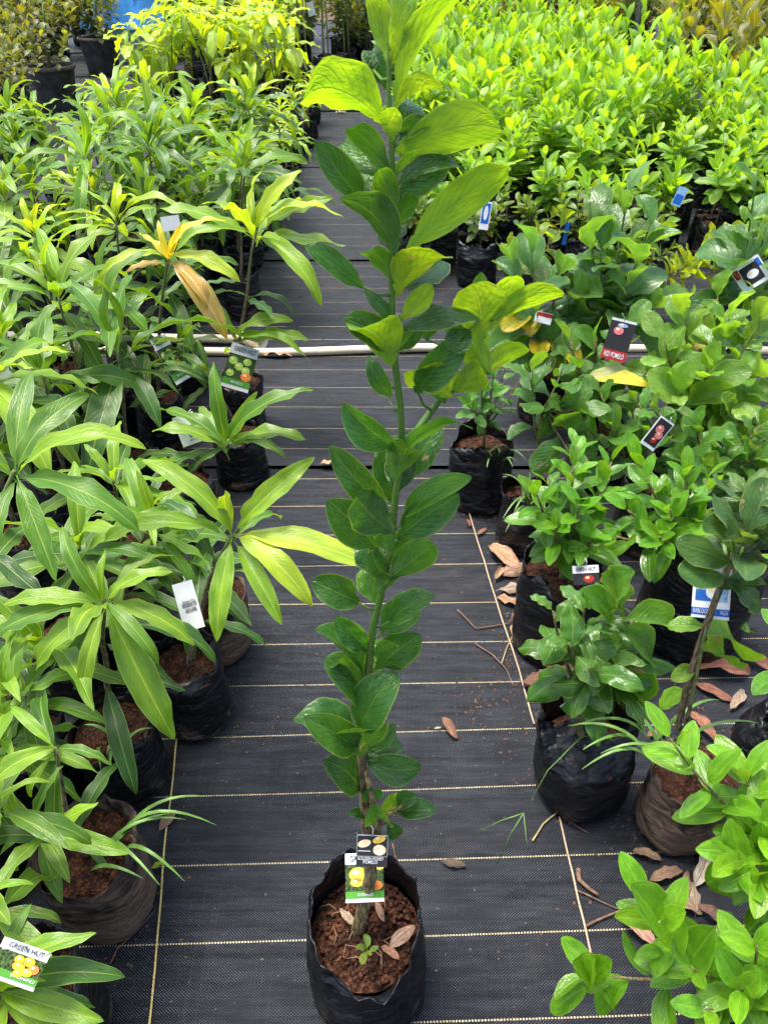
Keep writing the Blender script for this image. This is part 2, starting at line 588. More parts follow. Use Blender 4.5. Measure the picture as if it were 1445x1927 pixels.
def library(name, mat, n, seed, **rng):
    out = []
    r = random.Random(seed)
    for i in range(n):
        kw = {}
        for k, v in rng.items():
            kw[k] = r.uniform(*v) if isinstance(v, tuple) else v
        out.append(leaf_mesh(name, mat, seed=seed * 50 + i, **kw))
    return out


L_MANGO = library('mango_leaf', M_MANGO, 18, 1, wid=(0.17, 0.24), shape='lance', fold=(0.08, 0.55), arch=(0.5, 1.7), wave=(0.05, 0.16), wf=(2, 4), twist=(-0.9, 0.9), pet=0.09, nu=16, tipcurl=(-0.1, 0.6))
L_POMELO = library('pomelo_leaf', M_POMELO, 16, 2, wid=(0.54, 0.68), shape='ovate', fold=(0.10, 0.65), arch=(0.1, 1.2), wave=(0.03, 0.075), wf=(1.5, 3.2), twist=(-0.7, 0.7), pet=0.13, wing=0.30, curl=(-0.35, 0.4), nu=14)
L_SHINY = library('citrus_leaf', M_SHINY, 10, 3, wid=(0.38, 0.48), shape='ellip', fold=(0.10, 0.5), arch=(0.1, 0.8), wave=(0.0, 0.04), wf=(1.5, 3), twist=(-0.3, 0.3), pet=0.09, nu=10)
L_CURLY = library('curled_leaf', M_SHINY, 8, 4, wid=(0.46, 0.6), shape='ellip', fold=(-0.2, 0.8), arch=(0.6, 1.7), wave=(0.05, 0.11), wf=(2, 3.5), twist=(-1.2, 1.2), pet=0.08, curl=(0.2, 0.8), nu=18)
L_CITRUS = library('citrus_leaf', M_CITRUS, 10, 5, wid=(0.42, 0.56), shape='ellip', fold=(0.12, 0.5), arch=(0.0, 0.6), wave=(0.0, 0.04), wf=(1.5, 3), twist=(-0.3, 0.3), pet=0.09, nu=8, half=2)
L_DROOP = library('drooping_leaf', M_DROOP, 10, 6, wid=(0.27, 0.36), shape='lance', fold=(0.0, 0.35), arch=(0.5, 1.3), wave=(0.08, 0.16), wf=(3, 6), twist=(-0.4, 0.4), pet=0.10, nu=11, half=2)
L_DEAD = library('dead_leaf', M_DEAD, 10, 7, wid=(0.30, 0.46), shape='ellip', fold=(0.2, 0.8), arch=(0.2, 1.4), wave=(0.08, 0.25), wf=(1.5, 4), twist=(-1.1, 1.1), pet=0.10, curl=(-0.2, 0.6), nu=10)


def frame(base, tip, nrm, sx=1.0):
    c = tip - base
    L = c.length
    c = c / L
    n = nrm - c * nrm.dot(c)
    if n.length < 1e-4:
        n = Vector((0.3, 0.2, 1.0))
        n = n - c * n.dot(c)
    n.normalize()
    s = c.cross(n)
    return Matrix(((s.x * L * sx, c.x * L, n.x * L, base.x), (s.y * L * sx, c.y * L, n.y * L, base.y), (s.z * L * sx, c.z * L, n.z * L, base.z), (0, 0, 0, 1)))


def jit(c, a=0.18, r=rnd):
    k = 1 + r.uniform(-a, a)
    return (c[0] * k * (1 + r.uniform(-a, a) * 0.5), c[1] * k, c[2] * k * (1 + r.uniform(-a, a)))


def lerp3(a, b, t): return tuple(a[i] * (1 - t) + b[i] * t for i in range(3))


def put_leaf(stem, origin, base, tip, nrm, lib, color, name='leaf', r=rnd, sx=1.0, me=None):
    return add(name, me or r.choice(lib), stem, M=frame(base - origin, tip - origin, nrm, sx), color=color)


# ---------------------------------------------------------------- ground: soil sheet and woven weed mats
def ground_material():
    return simple_mat('bare_earth', (0.10, 0.065, 0.04), 0.95, 0.4, 3.0, 0.01, 0.2)


me = mesh('ground', [(-600, -600, -0.03), (600, -600, -0.03), (600, 600, -0.03), (-600, 600, -0.03)], [(0, 1, 2, 3)], ground_material(), False)
tag(add('ground', me), kind='structure')


def mat_material():
    m, t, out = new_mat('woven_weed_mat')
    b = NB(t)
    tc = b.n('ShaderNodeTexCoord')
    g = tc.outputs['Object']
    sep = b.n('ShaderNodeSeparateXYZ')
    b.put(sep.inputs[0], g)
    x, y = sep.outputs[0], sep.outputs[1]
    k = 2 * math.pi / 0.0062
    wx = b.m('SINE', b.m('MULTIPLY', x, k))
    wy = b.m('SINE', b.m('MULTIPLY', y, k * 1.25))
    weave = b.m('MULTIPLY', wx, wy)                         # over-under of the tapes
    streak = b.noise(b.scale(g, (0.5, 34.0, 1.0)), 1.4, 4.0, 0.6)   # tapes differ along the width
    thread = b.noise(b.scale(g, (2.0, 300.0, 1.0)), 1.0, 2.0, 0.6)
    cross = b.noise(b.scale(g, (260.0, 1.2, 1.0)), 1.0, 2.0, 0.6)
    dust = b.noise(g, 1.7, 4.0, 0.68)
    dust2 = b.noise(g, 26.0, 3.0, 0.7)
    c = b.mix(b.step(streak, 0.3, 0.7), (0.0022, 0.0028, 0.0040), (0.0095, 0.0112, 0.0150))
    glint = b.m('MULTIPLY', b.step(weave, 0.30, 0.75), b.m('ADD', 0.25, b.m('MULTIPLY', b.step(b.noise(b.scale(g, (9.0, 60.0, 1.0)), 1.0, 3.0, 0.7), 0.35, 0.7), 0.75)))  # glints of the tapes painted into the colour as pale dots, in bands
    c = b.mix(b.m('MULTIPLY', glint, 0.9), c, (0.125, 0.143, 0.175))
    c = b.mix(b.m('MULTIPLY', b.step(cross, 0.55, 0.75), 0.12), c, (0.09, 0.09, 0.095))
    c = b.mix(b.m('MULTIPLY', b.step(dust, 0.5, 0.8), b.m('MULTIPLY', b.step(dust2, 0.35, 0.7), 0.50)), c, (0.12, 0.09, 0.07))
    c = b.mix(b.m('MULTIPLY', b.step(b.noise(g, 110.0, 2.0), 0.71, 0.76), 0.6), c, (0.24, 0.18, 0.14))
    rough = b.m('ADD', 0.40, b.m('MULTIPLY', streak, 0.12))
    rough = b.m('ADD', rough, b.m('MULTIPLY', b.step(dust, 0.5, 0.8), 0.2))
    nrm = b.bump(weave, 0.6, 0.0012)
    nrm = b.bump(b.m('ADD', streak, b.m('MULTIPLY', thread, 0.25)), 0.4, 0.007, nrm)
    t.links.new(b.bsdf(c, rough, nrm, 0.19), out.inputs[0])
    return m


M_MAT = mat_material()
M_STITCH = simple_mat('cream_marker_thread', (0.46, 0.38, 0.22), 0.6, 0.25, 90)
M_STITCHD = simple_mat('faded_marker_thread', (0.24, 0.22, 0.18), 0.6, 0.3, 30)

EDGES = [-1.95, 0.10, 2.241, 4.304, 6.334, 8.531, 10.62, 12.7, 14.8, 17.0]


def mat_z(x, y, k):
    """height of the mat: low ripples across the aisle, raised a little along its near edge"""
    e = EDGES[k]
    z = 0.008 + 0.0022 * (k % 2)
    z += 0.0070 * noise.noise(Vector((x * 0.55, y * 6.0, k * 3.1))) + 0.0028 * noise.noise(Vector((x * 1.3, y * 19.0, 5 + k)))
    t = max(0.0, 1.0 - (y - e) / 0.10)
    z += t * t * (0.009 + 0.004 * noise.noise(Vector((x * 2.2, 0, k))))
    return z


def px_seams():
    """marker threads seen in the photograph, as the height of each in the picture at x = 722"""
    return [1930, 1768, 1624, 1492, 1385, 1292, 1216, 1140, 1070, 1010, 956, 905, 848, 810, 771, 734, 700, 673, 643, 619, 594, 570, 546, 525,
            503.6, 482.5, 466, 449, 427, 413, 395, 388, 370, 357, 345, 336, 306, 294, 282, 270, 259, 247, 236, 226]


SEAMS = [G(722, q).y for q in px_seams()]
SLOPE = {}


def seam_slope(y):   # the mats do not lie quite square to the aisle
    if y < 1.2: return 0.030
    if y < 1.75: return 0.018
    if y < 2.24: return 0.012
    return -0.006


mats = []
for k in range(len(EDGES) - 1):
    y0, y1 = EDGES[k], EDGES[k + 1] + 0.07
    xs = [-9 + 18 * i / 60 for i in range(61)]
    ny = 90
    V, Fc = [], []
    s = seam_slope(y0 + 0.3)
    for j in range(ny + 1):
        yy = y0 + (y1 - y0) * j / ny
        for x in xs:
            V.append((x, yy + (0.006 * noise.noise(Vector((x * 1.5, k, 0))) if j == 0 else 0), mat_z(x, yy, k) - (0.012 * max(0, (j - ny + 3)) if j > ny - 4 else 0)))
    n = len(xs)
    for j in range(ny):
        for i in range(n - 1):
            a = j * n + i
            Fc.append((a, a + 1, a + n + 1, a + n))
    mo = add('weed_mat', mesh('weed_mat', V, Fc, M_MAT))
    tag(mo, kind='structure')
    mats.append(mo)


def mat_index(y):
    for k in range(len(EDGES) - 1):
        if EDGES[k] <= y < EDGES[k + 1]: return k
    return 0


def gz(x, y): return mat_z(x, y, mat_index(y))


allseams = list(SEAMS)
yy = SEAMS[-1] + 0.15
while yy < 14.0:
    allseams.append(yy)
    yy += 0.15
for sy in allseams:
    k = mat_index(sy)
    s = seam_slope(sy)
    mb = MB()
    near = sy < 3.2
    half = 1.6 if sy < 2.3 else (3.0 if sy < 5 else 7.5)
    pitch = 0.0056 if near else (0.02 if sy < 6 else 0.06)
    x = -half
    ww = 0.0015 if sy < 2.2 else (0.0012 if sy < 6 else 0.0018)
    rr = random.Random(int(sy * 1000))
    while x < half:
        L = pitch * (0.58 if near else 0.9)
        y = sy + s * x + 0.0025 * noise.noise(Vector((x * 1.3, sy * 5, 0)))
        y2 = sy + s * (x + L)
        if EDGES[k] + 0.004 < y < EDGES[k + 1] - 0.004:
            q = (x, x + L)
            za = gz(x, y) + 0.0007
            vis = noise.noise(Vector((x * 3.0, sy * 9.0, 2.0)))
            if near or vis > -0.25:
                b0 = len(mb.v)
                hw = ww * (0.8 + 0.3 * rr.random())
                for (xx, dy, dz) in ((x, -hw, 0), (x + L, -hw, 0), (x + L, hw, 0), (x, hw, 0)):
                    mb.v.append(Vector((xx, y + dy, za)))
                mb.f.append((b0, b0 + 1, b0 + 2, b0 + 3))
        x += pitch
    if mb.v:
        tag(add('marker_thread', mb.mesh('marker_thread', M_STITCH if sy < 3.5 else M_STITCHD, False), mats[k]), kind='stuff')

# ---------------------------------------------------------------- polythene bags, soil, stems


def bag_mesh(rt, rb, h, seed, soil, rim=0.012, wr=1.0, pinch=0.0, mat=None, sq=0.0, ns=36, flap=0.0):
    mb = MB()
    rr = random.Random(seed)
    o = Vector((rr.uniform(0, 50), rr.uniform(0, 50), rr.uniform(0, 50)))
    rings = []
    nz = 14
    for i in range(nz + 1): rings.append((i / nz, False))
    for i in range(1, 5): rings.append((1 - (1 - soil) * i / 4.0 - (0.03 if i == 4 else 0), True))
    for (t, inner) in rings:
        for k in range(ns):
            a = 2 * math.pi * k / ns
            ca, sa = math.cos(a), math.sin(a)
            q = Vector((ca * 1.3, sa * 1.3, 0))
            r = rb + (rt - rb) * t
            r *= 1 - 0.16 * max(0, 0.10 - t) / 0.10
            r *= 1 + sq * 0.07 * math.cos(4 * a + rr.random() * 0)
            n1 = noise.noise(q * 1.1 + o + Vector((0, 0, t * 2.0)))
            n2 = noise.noise(Vector((ca * 1.6, sa * 1.6, t * 9.0)) + o * 1.3)
            n3 = noise.noise(Vector((ca * 4.0, sa * 4.0, t * 5.0)) + o * 0.7)
            up = max(0.0, (t - soil) / max(0.02, 1 - soil))
            r += wr * (0.007 * n1 + 0.0032 * n2 + 0.0022 * n3)
            r += up * wr * (0.014 * noise.noise(q * 1.7 + o * 2.1) + 0.007 * n3)
            if pinch: r *= 1 - pinch * up * (0.5 - 0.5 * math.cos(2 * a + 0.7))
            z = t * h
            if t > soil: z += up * (rim * 1.6 * noise.noise(q * 0.9 + o * 3.0) + rim * 0.5 * noise.noise(q * 3.0 + o))
            vx, vy = r * ca, r * sa
            if flap and t > soil:                       # front of the mouth folded in over the soil
                fr = max(0.0, -sa * 0.9 - ca * 0.25)
                vy += flap * up * fr * 0.135
                vx *= 1 - 0.25 * up * fr
                z = z - up * fr * 0.030 + up * (1 - fr) * 0.018
            if inner:
                vx -= 0.0022 * ca
                vy -= 0.0022 * sa
            mb.v.append(Vector((vx, vy, z)))
    m = len(rings)
    for i in range(m - 1):
        for k in range(ns):
            a = i * ns + k
            b = i * ns + (k + 1) % ns
            mb.f.append((a, b, b + ns, a + ns))
    mb.f.append(tuple(range(ns))[::-1])
    return mb.mesh('polybag', mat)


def soil_mesh(r, seed, bumps=0.009):
    mb = MB()
    o = Vector((seed * 1.7, seed * 0.9, 3.3))
    nr, ns = 15, 40
    mb.v.append(Vector((0, 0, 0.012)))
    for i in range(1, nr + 1):
        rr = r * i / nr
        for k in range(ns):
            a = 2 * math.pi * k / ns
            p = Vector((rr * math.cos(a), rr * math.sin(a), 0))
            p.z = 0.010 * (1 - (i / nr) ** 2) + bumps * (noise.noise(p * 34 + o) + 0.6 * noise.noise(p * 95 + o) + 0.35 * noise.noise(p * 210 + o))
            mb.v.append(p)
    for k in range(ns): mb.f.append((0, 1 + k, 1 + (k + 1) % ns))
    for i in range(nr - 1):
        for k in range(ns):
            a = 1 + i * ns + k
            b = 1 + i * ns + (k + 1) % ns
            mb.f.append((a, a + ns, b + ns, b))
    return mb.mesh('soil', M_SOIL)


BAGS = {}


def bag_variant(kind, i):
    key = (kind, i)
    if key not in BAGS:
        if kind == 'std': BAGS[key] = (bag_mesh(0.083, 0.088, 0.205, 100 + i, 0.82, 0.022, 1.5, 0.06, M_BAG), soil_mesh(0.081, i), 0.168)
        elif kind == 'mud': BAGS[key] = (bag_mesh(0.084, 0.080, 0.205, 150 + i, 0.90, 0.016, 1.4, 0.0, M_BAG_MUD), soil_mesh(0.081, 20 + i), 0.182)
        elif kind == 'big': BAGS[key] = (bag_mesh(0.095, 0.100, 0.25, 200 + i, 0.82, 0.026, 1.6, 0.06, M_BAG), soil_mesh(0.093, 40 + i), 0.20)
        elif kind == 'pinch': BAGS[key] = (bag_mesh(0.10, 0.100, 0.23, 300 + i, 0.70, 0.03, 1.5, 0.55, M_BAG_CLEAN), soil_mesh(0.085, 60 + i), 0.155)
        elif kind == 'flap': BAGS[key] = (bag_mesh(0.104, 0.100, 0.235, 330 + i, 0.66, 0.03, 1.5, 0.0, M_BAG_CLEAN, flap=1.0), soil_mesh(0.088, 60 + i), 0.150)
        elif kind == 'huge': BAGS[key] = (bag_mesh(0.17, 0.17, 0.42, 400 + i, 0.85, 0.04, 2.0, 0.1, M_BAG_CLEAN), soil_mesh(0.165, 80 + i), 0.35)
        else: BAGS[key] = (bag_mesh(0.075, 0.080, 0.19, 500 + i, 0.80, 0.015, 1.3, 0.15, M_BAG_CLEAN), soil_mesh(0.072, 90 + i), 0.15)
    return BAGS[key]


def potted(name, x, y, label, cat, group=None, bag='std', r=rnd, lean=0.0, scale=1.0):
    """the thing: an Empty on the mat with its bag and soil; returns thing, world origin and soil height"""
    t = empty(name, (x, y, gz(x, y)))
    tag(t, label, cat, group)
    bm, sm, sh = bag_variant(bag, r.randrange(6))
    S = Matrix.Diagonal((scale, scale, scale * r.uniform(0.94, 1.06), 1))
    rot = Matrix.Rotation(r.uniform(0, 6.28) if bag != 'flap' else 0.25, 4, 'Z')
    tl = Matrix.Rotation(lean, 4, 'Y')
    add('polybag', bm, t, M=tl @ rot @ S)
    add('soil', sm, t, M=tl @ Matrix.Translation((0, 0, sh * scale)) @ rot @ Matrix.Diagonal((scale, scale, 1, 1)))
    return t, Vector(t.location), sh * scale


def bez(a, b, c, n=8):
    return [a * ((1 - t) ** 2) + b * (2 * t * (1 - t)) + c * (t * t) for t in [i / n for i in range(n + 1)]]


def wobble(pts, amt, seed):
    o = Vector((seed * 3.3, seed * 1.1, seed))
    out = []
    for i, p in enumerate(pts):
        k = amt * math.sin(math.pi * min(1, i / max(1, len(pts) - 1)))
        out.append(p + Vector((noise.noise(p * 9 + o), noise.noise(p * 9 + o * 2), 0)) * k)
    return out


def stem_obj(t, origin, lines, mat, n=8):
    """lines: list of (world points, r0, r1); one mesh"""
    mb = MB()
    for (pts, r0, r1) in lines:
        m = len(pts) - 1
        mb.tube([Vector(p) - origin for p in pts], [r0 + (r1 - r0) * i / m for i in range(m + 1)], n)
    return add('stem', mb.mesh('stem', mat), t)


GOLD = 2.39996
C_MANGO_D = (0.046, 0.130, 0.018)
C_MANGO = (0.088, 0.208, 0.020)
C_MANGO_L = (0.170, 0.320, 0.022)
C_MANGO_Y = (0.300, 0.430, 0.026)
C_GOLD = (0.52, 0.46, 0.045)
C_BRONZE = (0.38, 0.27, 0.07)


def whorl(stem, origin, apex, n, L, c_in, c_out, r, lib=None, tips=None, az0=None, el_hi=68, el_lo=-18, name='leaf', skip=None):
    """rosette of leaves round a shoot tip; tips: exact tip points of leaves that can be told apart"""
    lib = lib or L_MANGO
    tips = tips or []
    used = []
    for tp in tips:
        tipv = tp[0]
        d = tipv - apex
        nrm = UP * 1.0 + (EYE - apex).normalized() * (tp[2] if len(tp) > 2 else 0.35)
        if d.normalized().z > 0.75: nrm = -Vector((d.x, d.y, 0)) + Vector((0, -0.3, 0.2))
        b = apex - UP * r.uniform(0, 0.02)
        put_leaf(stem, origin, b, tipv, nrm, lib, jit(tp[1], 0.1, r), name, r)
        used.append(math.atan2(d.y, d.x))
    az = r.uniform(0, 6.28) if az0 is None else az0
    ta = r.uniform(0, 6.28)
    tilt = Matrix.Rotation(r.uniform(0.05, 0.55), 3, Vector((math.cos(ta), math.sin(ta), 0)))
    for i in range(n):
        az += GOLD + r.uniform(-.25, .25)
        if any(abs(((az - u + math.pi) % 6.283) - math.pi) < 0.28 for u in used): continue
        if skip and skip(az): continue
        f = (i + 0.5) / n
        el = RAD(el_hi + (el_lo - el_hi) * f ** 0.8 + r.uniform(-10, 10))
        l = L * r.uniform(0.62, 1.2) * (0.72 + 0.4 * min(1, f * 1.6))
        d = tilt @ Vector((math.cos(az) * math.cos(el), math.sin(az) * math.cos(el), math.sin(el)))
        b = apex - UP * (0.055 * f)
        nrm = UP * (0.4 + math.cos(el)) - Vector((d.x, d.y, 0)) * math.sin(el) + Vector((r.uniform(-.35, .35), r.uniform(-.35, .35), 0))
        put_leaf(stem, origin, b, b + d * l, nrm, lib, jit(lerp3(c_in, c_out, min(1, f * 1.2)), 0.2, r), name, r)


def shoot_leaves(stem, origin, pts, n, L, lib, c_lo, c_hi, r, t0=0.15, el_lo=5, el_hi=60, name='leaf', az0=None, face=0.0):
    """leaves set round a shoot, longer in the middle, steeper towards its tip"""
    az = r.uniform(0, 6.28) if az0 is None else az0
    m = len(pts) - 1
    for i in range(n):
        f = i / max(1, n - 1)
        t = t0 + (1 - t0) * f
        q = t * m
        k = min(m - 1, int(q))
        p = pts[k].lerp(pts[k + 1], q - k)
        ax = (pts[k + 1] - pts[k]).normalized()
        az += GOLD
        el = RAD(el_lo + (el_hi - el_lo) * f ** 1.5 + r.uniform(-14, 14))
        e1 = ax.orthogonal().normalized()
        e1 = (Vector((1, 0, 0)) - ax * ax.x).normalized() if abs(ax.x) < 0.9 else e1
        e2 = ax.cross(e1)
        out = e1 * math.cos(az) + e2 * math.sin(az)
        d = out * math.cos(el) + ax * math.sin(el)
        l = L * r.uniform(0.75, 1.15) * (0.75 + 0.35 * math.sin(math.pi * min(1, f * 0.95 + 0.1)))
        nrm = ax * math.cos(el) - out * math.sin(el) + UP * 0.5 + (EYE - p).normalized() * face + Vector((r.uniform(-.3, .3), r.uniform(-.3, .3), 0))
        put_leaf(stem, origin, p, p + d * l, nrm, lib, jit(lerp3(c_lo, c_hi, f), 0.2, r), name, r)

# ================================================================ the tall pomelo sapling in the middle of the aisle
CX, CY = -0.030, 0.600


def ys(py): return CY + 0.06 * max(0.0, min(1.0, (1775 - py) / 1800.0))


STEM_PX = [(672, 1790), (674, 1745), (684, 1705), (697, 1650), (696, 1600), (690, 1550), (684, 1490), (681, 1435), (687, 1340), (692, 1265), (700, 1185), (714, 1110),
           (734, 1020), (745, 930), (752, 850), (746, 765), (742, 690), (741, 600), (740, 510), (742, 420), (740, 330), (738, 250), (733, 170), (733, 110), (735, 40), (737, -20)]
cz = gz(CX, CY)
pom = empty('potted_pomelo_sapling', (CX, CY, cz))
tag(pom, 'tall leafy pomelo sapling standing alone in its black bag in the middle of the aisle', 'sapling')
PO = Vector(pom.location)
stem_pts = [P(x, y, ys(y)) for (x, y) in STEM_PX]
mb = MB()
nS = len(stem_pts)
rads = []
for i in range(nS):
    f = i / (nS - 1)
    rads.append(([0.0135, 0.0128, 0.0122, 0.0115, 0.0108, 0.0100, 0.0094, 0.0086, 0.0072, 0.0064, 0.0057, 0.0053, 0.0050, 0.0048, 0.0046, 0.0044, 0.0042, 0.0040, 0.0036, 0.0032, 0.0029, 0.0026, 0.0023, 0.0020, 0.0017, 0.0012])[i] * (0.88 if i < 6 else 0.74))
mb.tube([p - PO for p in wobble(stem_pts, 0.006, 4)], rads, 12)


def stem_at(py):
    for i in range(nS - 1):
        a, b = STEM_PX[i], STEM_PX[i + 1]
        if b[1] <= py <= a[1]:
            t = (a[1] - py) / (a[1] - b[1])
            x = a[0] + (b[0] - a[0]) * t
            return P(x, py, ys(py)), x
    return stem_pts[-1], STEM_PX[-1][0]


# side branch with its own cluster of leaves, and the low side twig
br = [P(752, 862, ys(862)), P(792, 800, 0.66), P(832, 745, 0.675), P(880, 690, 0.685), P(905, 640, 0.69), P(912, 580, 0.69)]
mb.tube([p - PO for p in br], [0.0040, 0.0037, 0.0033, 0.0030, 0.0025, 0.0015], 9)
br2 = [P(692, 1440, ys(1440)), P(700, 1490, 0.612), P(712, 1555, 0.60), P(722, 1540, 0.60)]
mb.tube([p - PO for p in [P(683, 1430, 0.615), P(694, 1475, 0.60), P(708, 1540, 0.590), P(712, 1580, 0.588)]], [0.003, 0.0042, 0.0048, 0.005], 8)
mb.tube([p - PO for p in [P(710, 1565, 0.59), P(722, 1545, 0.59), P(740, 1528, 0.595), P(762, 1512, 0.60)]], [0.003, 0.0026, 0.0022, 0.0015], 6)
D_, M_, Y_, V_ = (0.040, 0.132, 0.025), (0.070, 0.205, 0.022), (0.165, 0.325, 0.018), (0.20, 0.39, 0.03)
# base px, tip px, width px, side (t: upper face towards us, u: under face), depth of base and tip relative to the stem, colour
CL = [
    ((735, 122), (757, -62), 62, 't', 0, 0.015, V_), ((732, 118), (694, -46), 52, 'u', 0, 0.0, Y_), ((738, 120), (722, -30), 30, 'u', 0.01, 0.03, Y_),
    ((742, 192), (897, -24), 66, 'u', 0, -0.01, Y_), ((728, 238), (571, 188), 104, 'u', 0, -0.035, Y_), ((736, 268), (729, 203), 40, 'u', -0.01, -0.02, Y_),
    ((742, 214), (834, 172), 66, 'u', 0.015, 0.02, Y_), ((742, 286), (944, 246), 92, 'u', 0, -0.02, Y_), ((742, 262), (812, 232), 40, 't', 0.01, 0.01, M_),
    ((734, 318), (656, 242), 44, 'u', 0, -0.02, M_), ((704, 135), (690, 95), 34, 't', 0.03, 0.04, D_), ((730, 172), (700, 96), 40, 't', 0.03, 0.05, D_),
    ((686, 380), (592, 268), 62, 't', -0.005, -0.02, D_), ((742, 338), (798, 281), 30, 'u', -0.01, -0.01, M_), ((752, 346), (868, 316), 50, 't', 0, 0.01, D_),
    ((750, 402), (714, 318), 46, 'u', -0.015, -0.03, M_), ((752, 372), (782, 300), 30, 'u', 0.01, 0.01, Y_), ((762, 476), (956, 312), 62, 'u', -0.005, -0.02, Y_),
    ((742, 484), (640, 374), 80, 'u', -0.02, -0.035, D_), ((733, 452), (680, 378), 52, 't', 0.01, 0.02, D_), ((745, 430), (778, 368), 34, 'u', 0, -0.01, M_),
    ((742, 534), (682, 476), 56, 'u', 0.0, -0.01, M_), ((748, 560), (846, 486), 88, 'u', -0.01, -0.03, Y_), ((752, 604), (814, 536), 38, 'u', -0.01, -0.02, Y_),
    ((684, 542), (574, 462), 48, 't', -0.01, -0.02, D_), ((738, 608), (684, 548), 40, 't', 0, 0, D_), ((738, 690), (668, 622), 86, 'u', -0.02, -0.045, Y_),
    ((736, 664), (647, 598), 56, 't', 0.0, -0.01, D_), ((738, 748), (694, 670), 34, 't', 0.0, 0.0, D_), ((752, 622), (900, 598), 64, 't', 0, 0.0, D_),
    ((748, 660), (790, 606), 40, 't', 0.02, 0.03, D_), ((800, 640), (815, 590), 44, 't', 0.03, 0.04, D_),
    ((898, 648), (884, 536), 84, 'u', 0.025, 0.01, Y_), ((934, 604), (972, 518), 50, 'u', 0.03, 0.02, Y_), ((920, 606), (1062, 552), 52, 'u', 0.025, 0.015, Y_),
    ((780, 738), (864, 638), 66, 't', 0.0, 0.0, D_), ((922, 706), (888, 630), 56, 'u', 0.015, 0.0, Y_), ((900, 712), (994, 656), 46, 'u', 0.02, 0.015, Y_),
    ((852, 748), (796, 690), 78, 'u', 0.01, -0.02, Y_), ((850, 738), (905, 690), 46, 'u', 0.005, -0.01, Y_), ((905, 582), (905, 512), 34, 't', 0.03, 0.035, M_),
    ((838, 760), (810, 700), 40, 't', 0.03, 0.05, D_), ((870, 672), (838, 604), 50, 't', 0.04, 0.05, D_), ((884, 620), (842, 660), 44, 't', 0.0, -0.02, D_),
    ((744, 842), (646, 758), 60, 't', 0, -0.01, D_), ((752, 906), (828, 798), 64, 't', 0.03, 0.05, D_), ((742, 876), (888, 808), 42, 'u', -0.01, -0.02, M_),
    ((730, 958), (620, 838), 48, 't', 0, -0.01, D_), ((738, 948), (714, 846), 58, 't', 0.015, 0.03, D_), ((742, 905), (770, 845), 46, 'u', -0.015, -0.025, M_),
    ((752, 986), (888, 898), 38, 't', 0, 0.0, M_), ((748, 1014), (864, 930), 66, 't', 0, 0.01, D_), ((712, 1034), (616, 940), 68, 't', 0.0, -0.005, D_),
    ((742, 1004), (670, 934), 64, 'u', -0.02, -0.035, D_), ((738, 1040), (722, 1000), 30, 'u', -0.015, -0.02, M_), ((728, 1094), (816, 1024), 54, 'u', -0.015, -0.025, M_),
    ((734, 1062), (792, 974), 58, 't', 0.02, 0.03, D_), ((722, 1082), (700, 1032), 36, 't', 0.0, 0.0, D_), ((712, 1118), (742, 1084), 40, 'u', -0.015, -0.02, M_),
    ((676, 1134), (586, 1094), 52, 't', -0.005, -0.015, D_), ((734, 1168), (818, 1120), 46, 't', 0, -0.01, D_), ((715, 1190), (790, 1138), 56, 't', 0.01, 0.01, D_),
    ((692, 1224), (634, 1158), 40, 't', 0.0, 0.0, D_), ((682, 1268), (592, 1184), 56, 't', 0, -0.005, D_), ((708, 1258), (790, 1194), 58, 't', 0.0, 0.0, D_),
    ((702, 1236), (748, 1220), 22, 'u', -0.01, -0.02, M_), ((700, 1262), (762, 1264), 26, 'u', -0.01, -0.02, M_),
    ((682, 1338), (610, 1240), 58, 't', 0, 0.0, D_), ((685, 1304), (627, 1257), 32, 'u', -0.012, -0.025, M_), ((680, 1374), (748, 1268), 66, 't', -0.015, -0.01, D_),
    ((662, 1412), (553, 1352), 82, 't', 0.005, 0.0, D_), ((668, 1410), (572, 1350), 50, 't', -0.015, -0.03, D_), ((662, 1380), (598, 1330), 44, 't', 0.02, 0.03, D_),
    ((676, 1424), (708, 1372), 52, 'u', -0.02, -0.04, M_), ((690, 1432), (792, 1444), 58, 't', 0, -0.01, D_), ((694, 1420), (756, 1400), 50, 't', 0.01, 0.02, D_),
    ((690, 1408), (742, 1362), 34, 't', 0.01, 0.02, D_), ((674, 1486), (608, 1430), 46, 't', 0, -0.01, D_), ((682, 1474), (642, 1448), 30, 't', 0.01, 0.01, D_),
    ((740, 1528), (820, 1524), 40, 't', -0.005, -0.01, D_), ((748, 1520), (786, 1500), 30, 't', 0, 0.0, D_), ((730, 1538), (736, 1494), 26, 't', 0, 0.01, V_),
    ((742, 1522), (764, 1494), 24, 't', 0.005, 0.01, V_), ((730, 1545), (752, 1572), 26, 't', -0.005, -0.01, D_), ((690, 1541), (654, 1532), 18, 't', -0.005, -0.01, D_),
    ((704, 1508), (694, 1484), 24, 't', -0.01, -0.015, D_), ((716, 1538), (704, 1512), 22, 't', -0.01, -0.02, M_),
]
leafspec = []
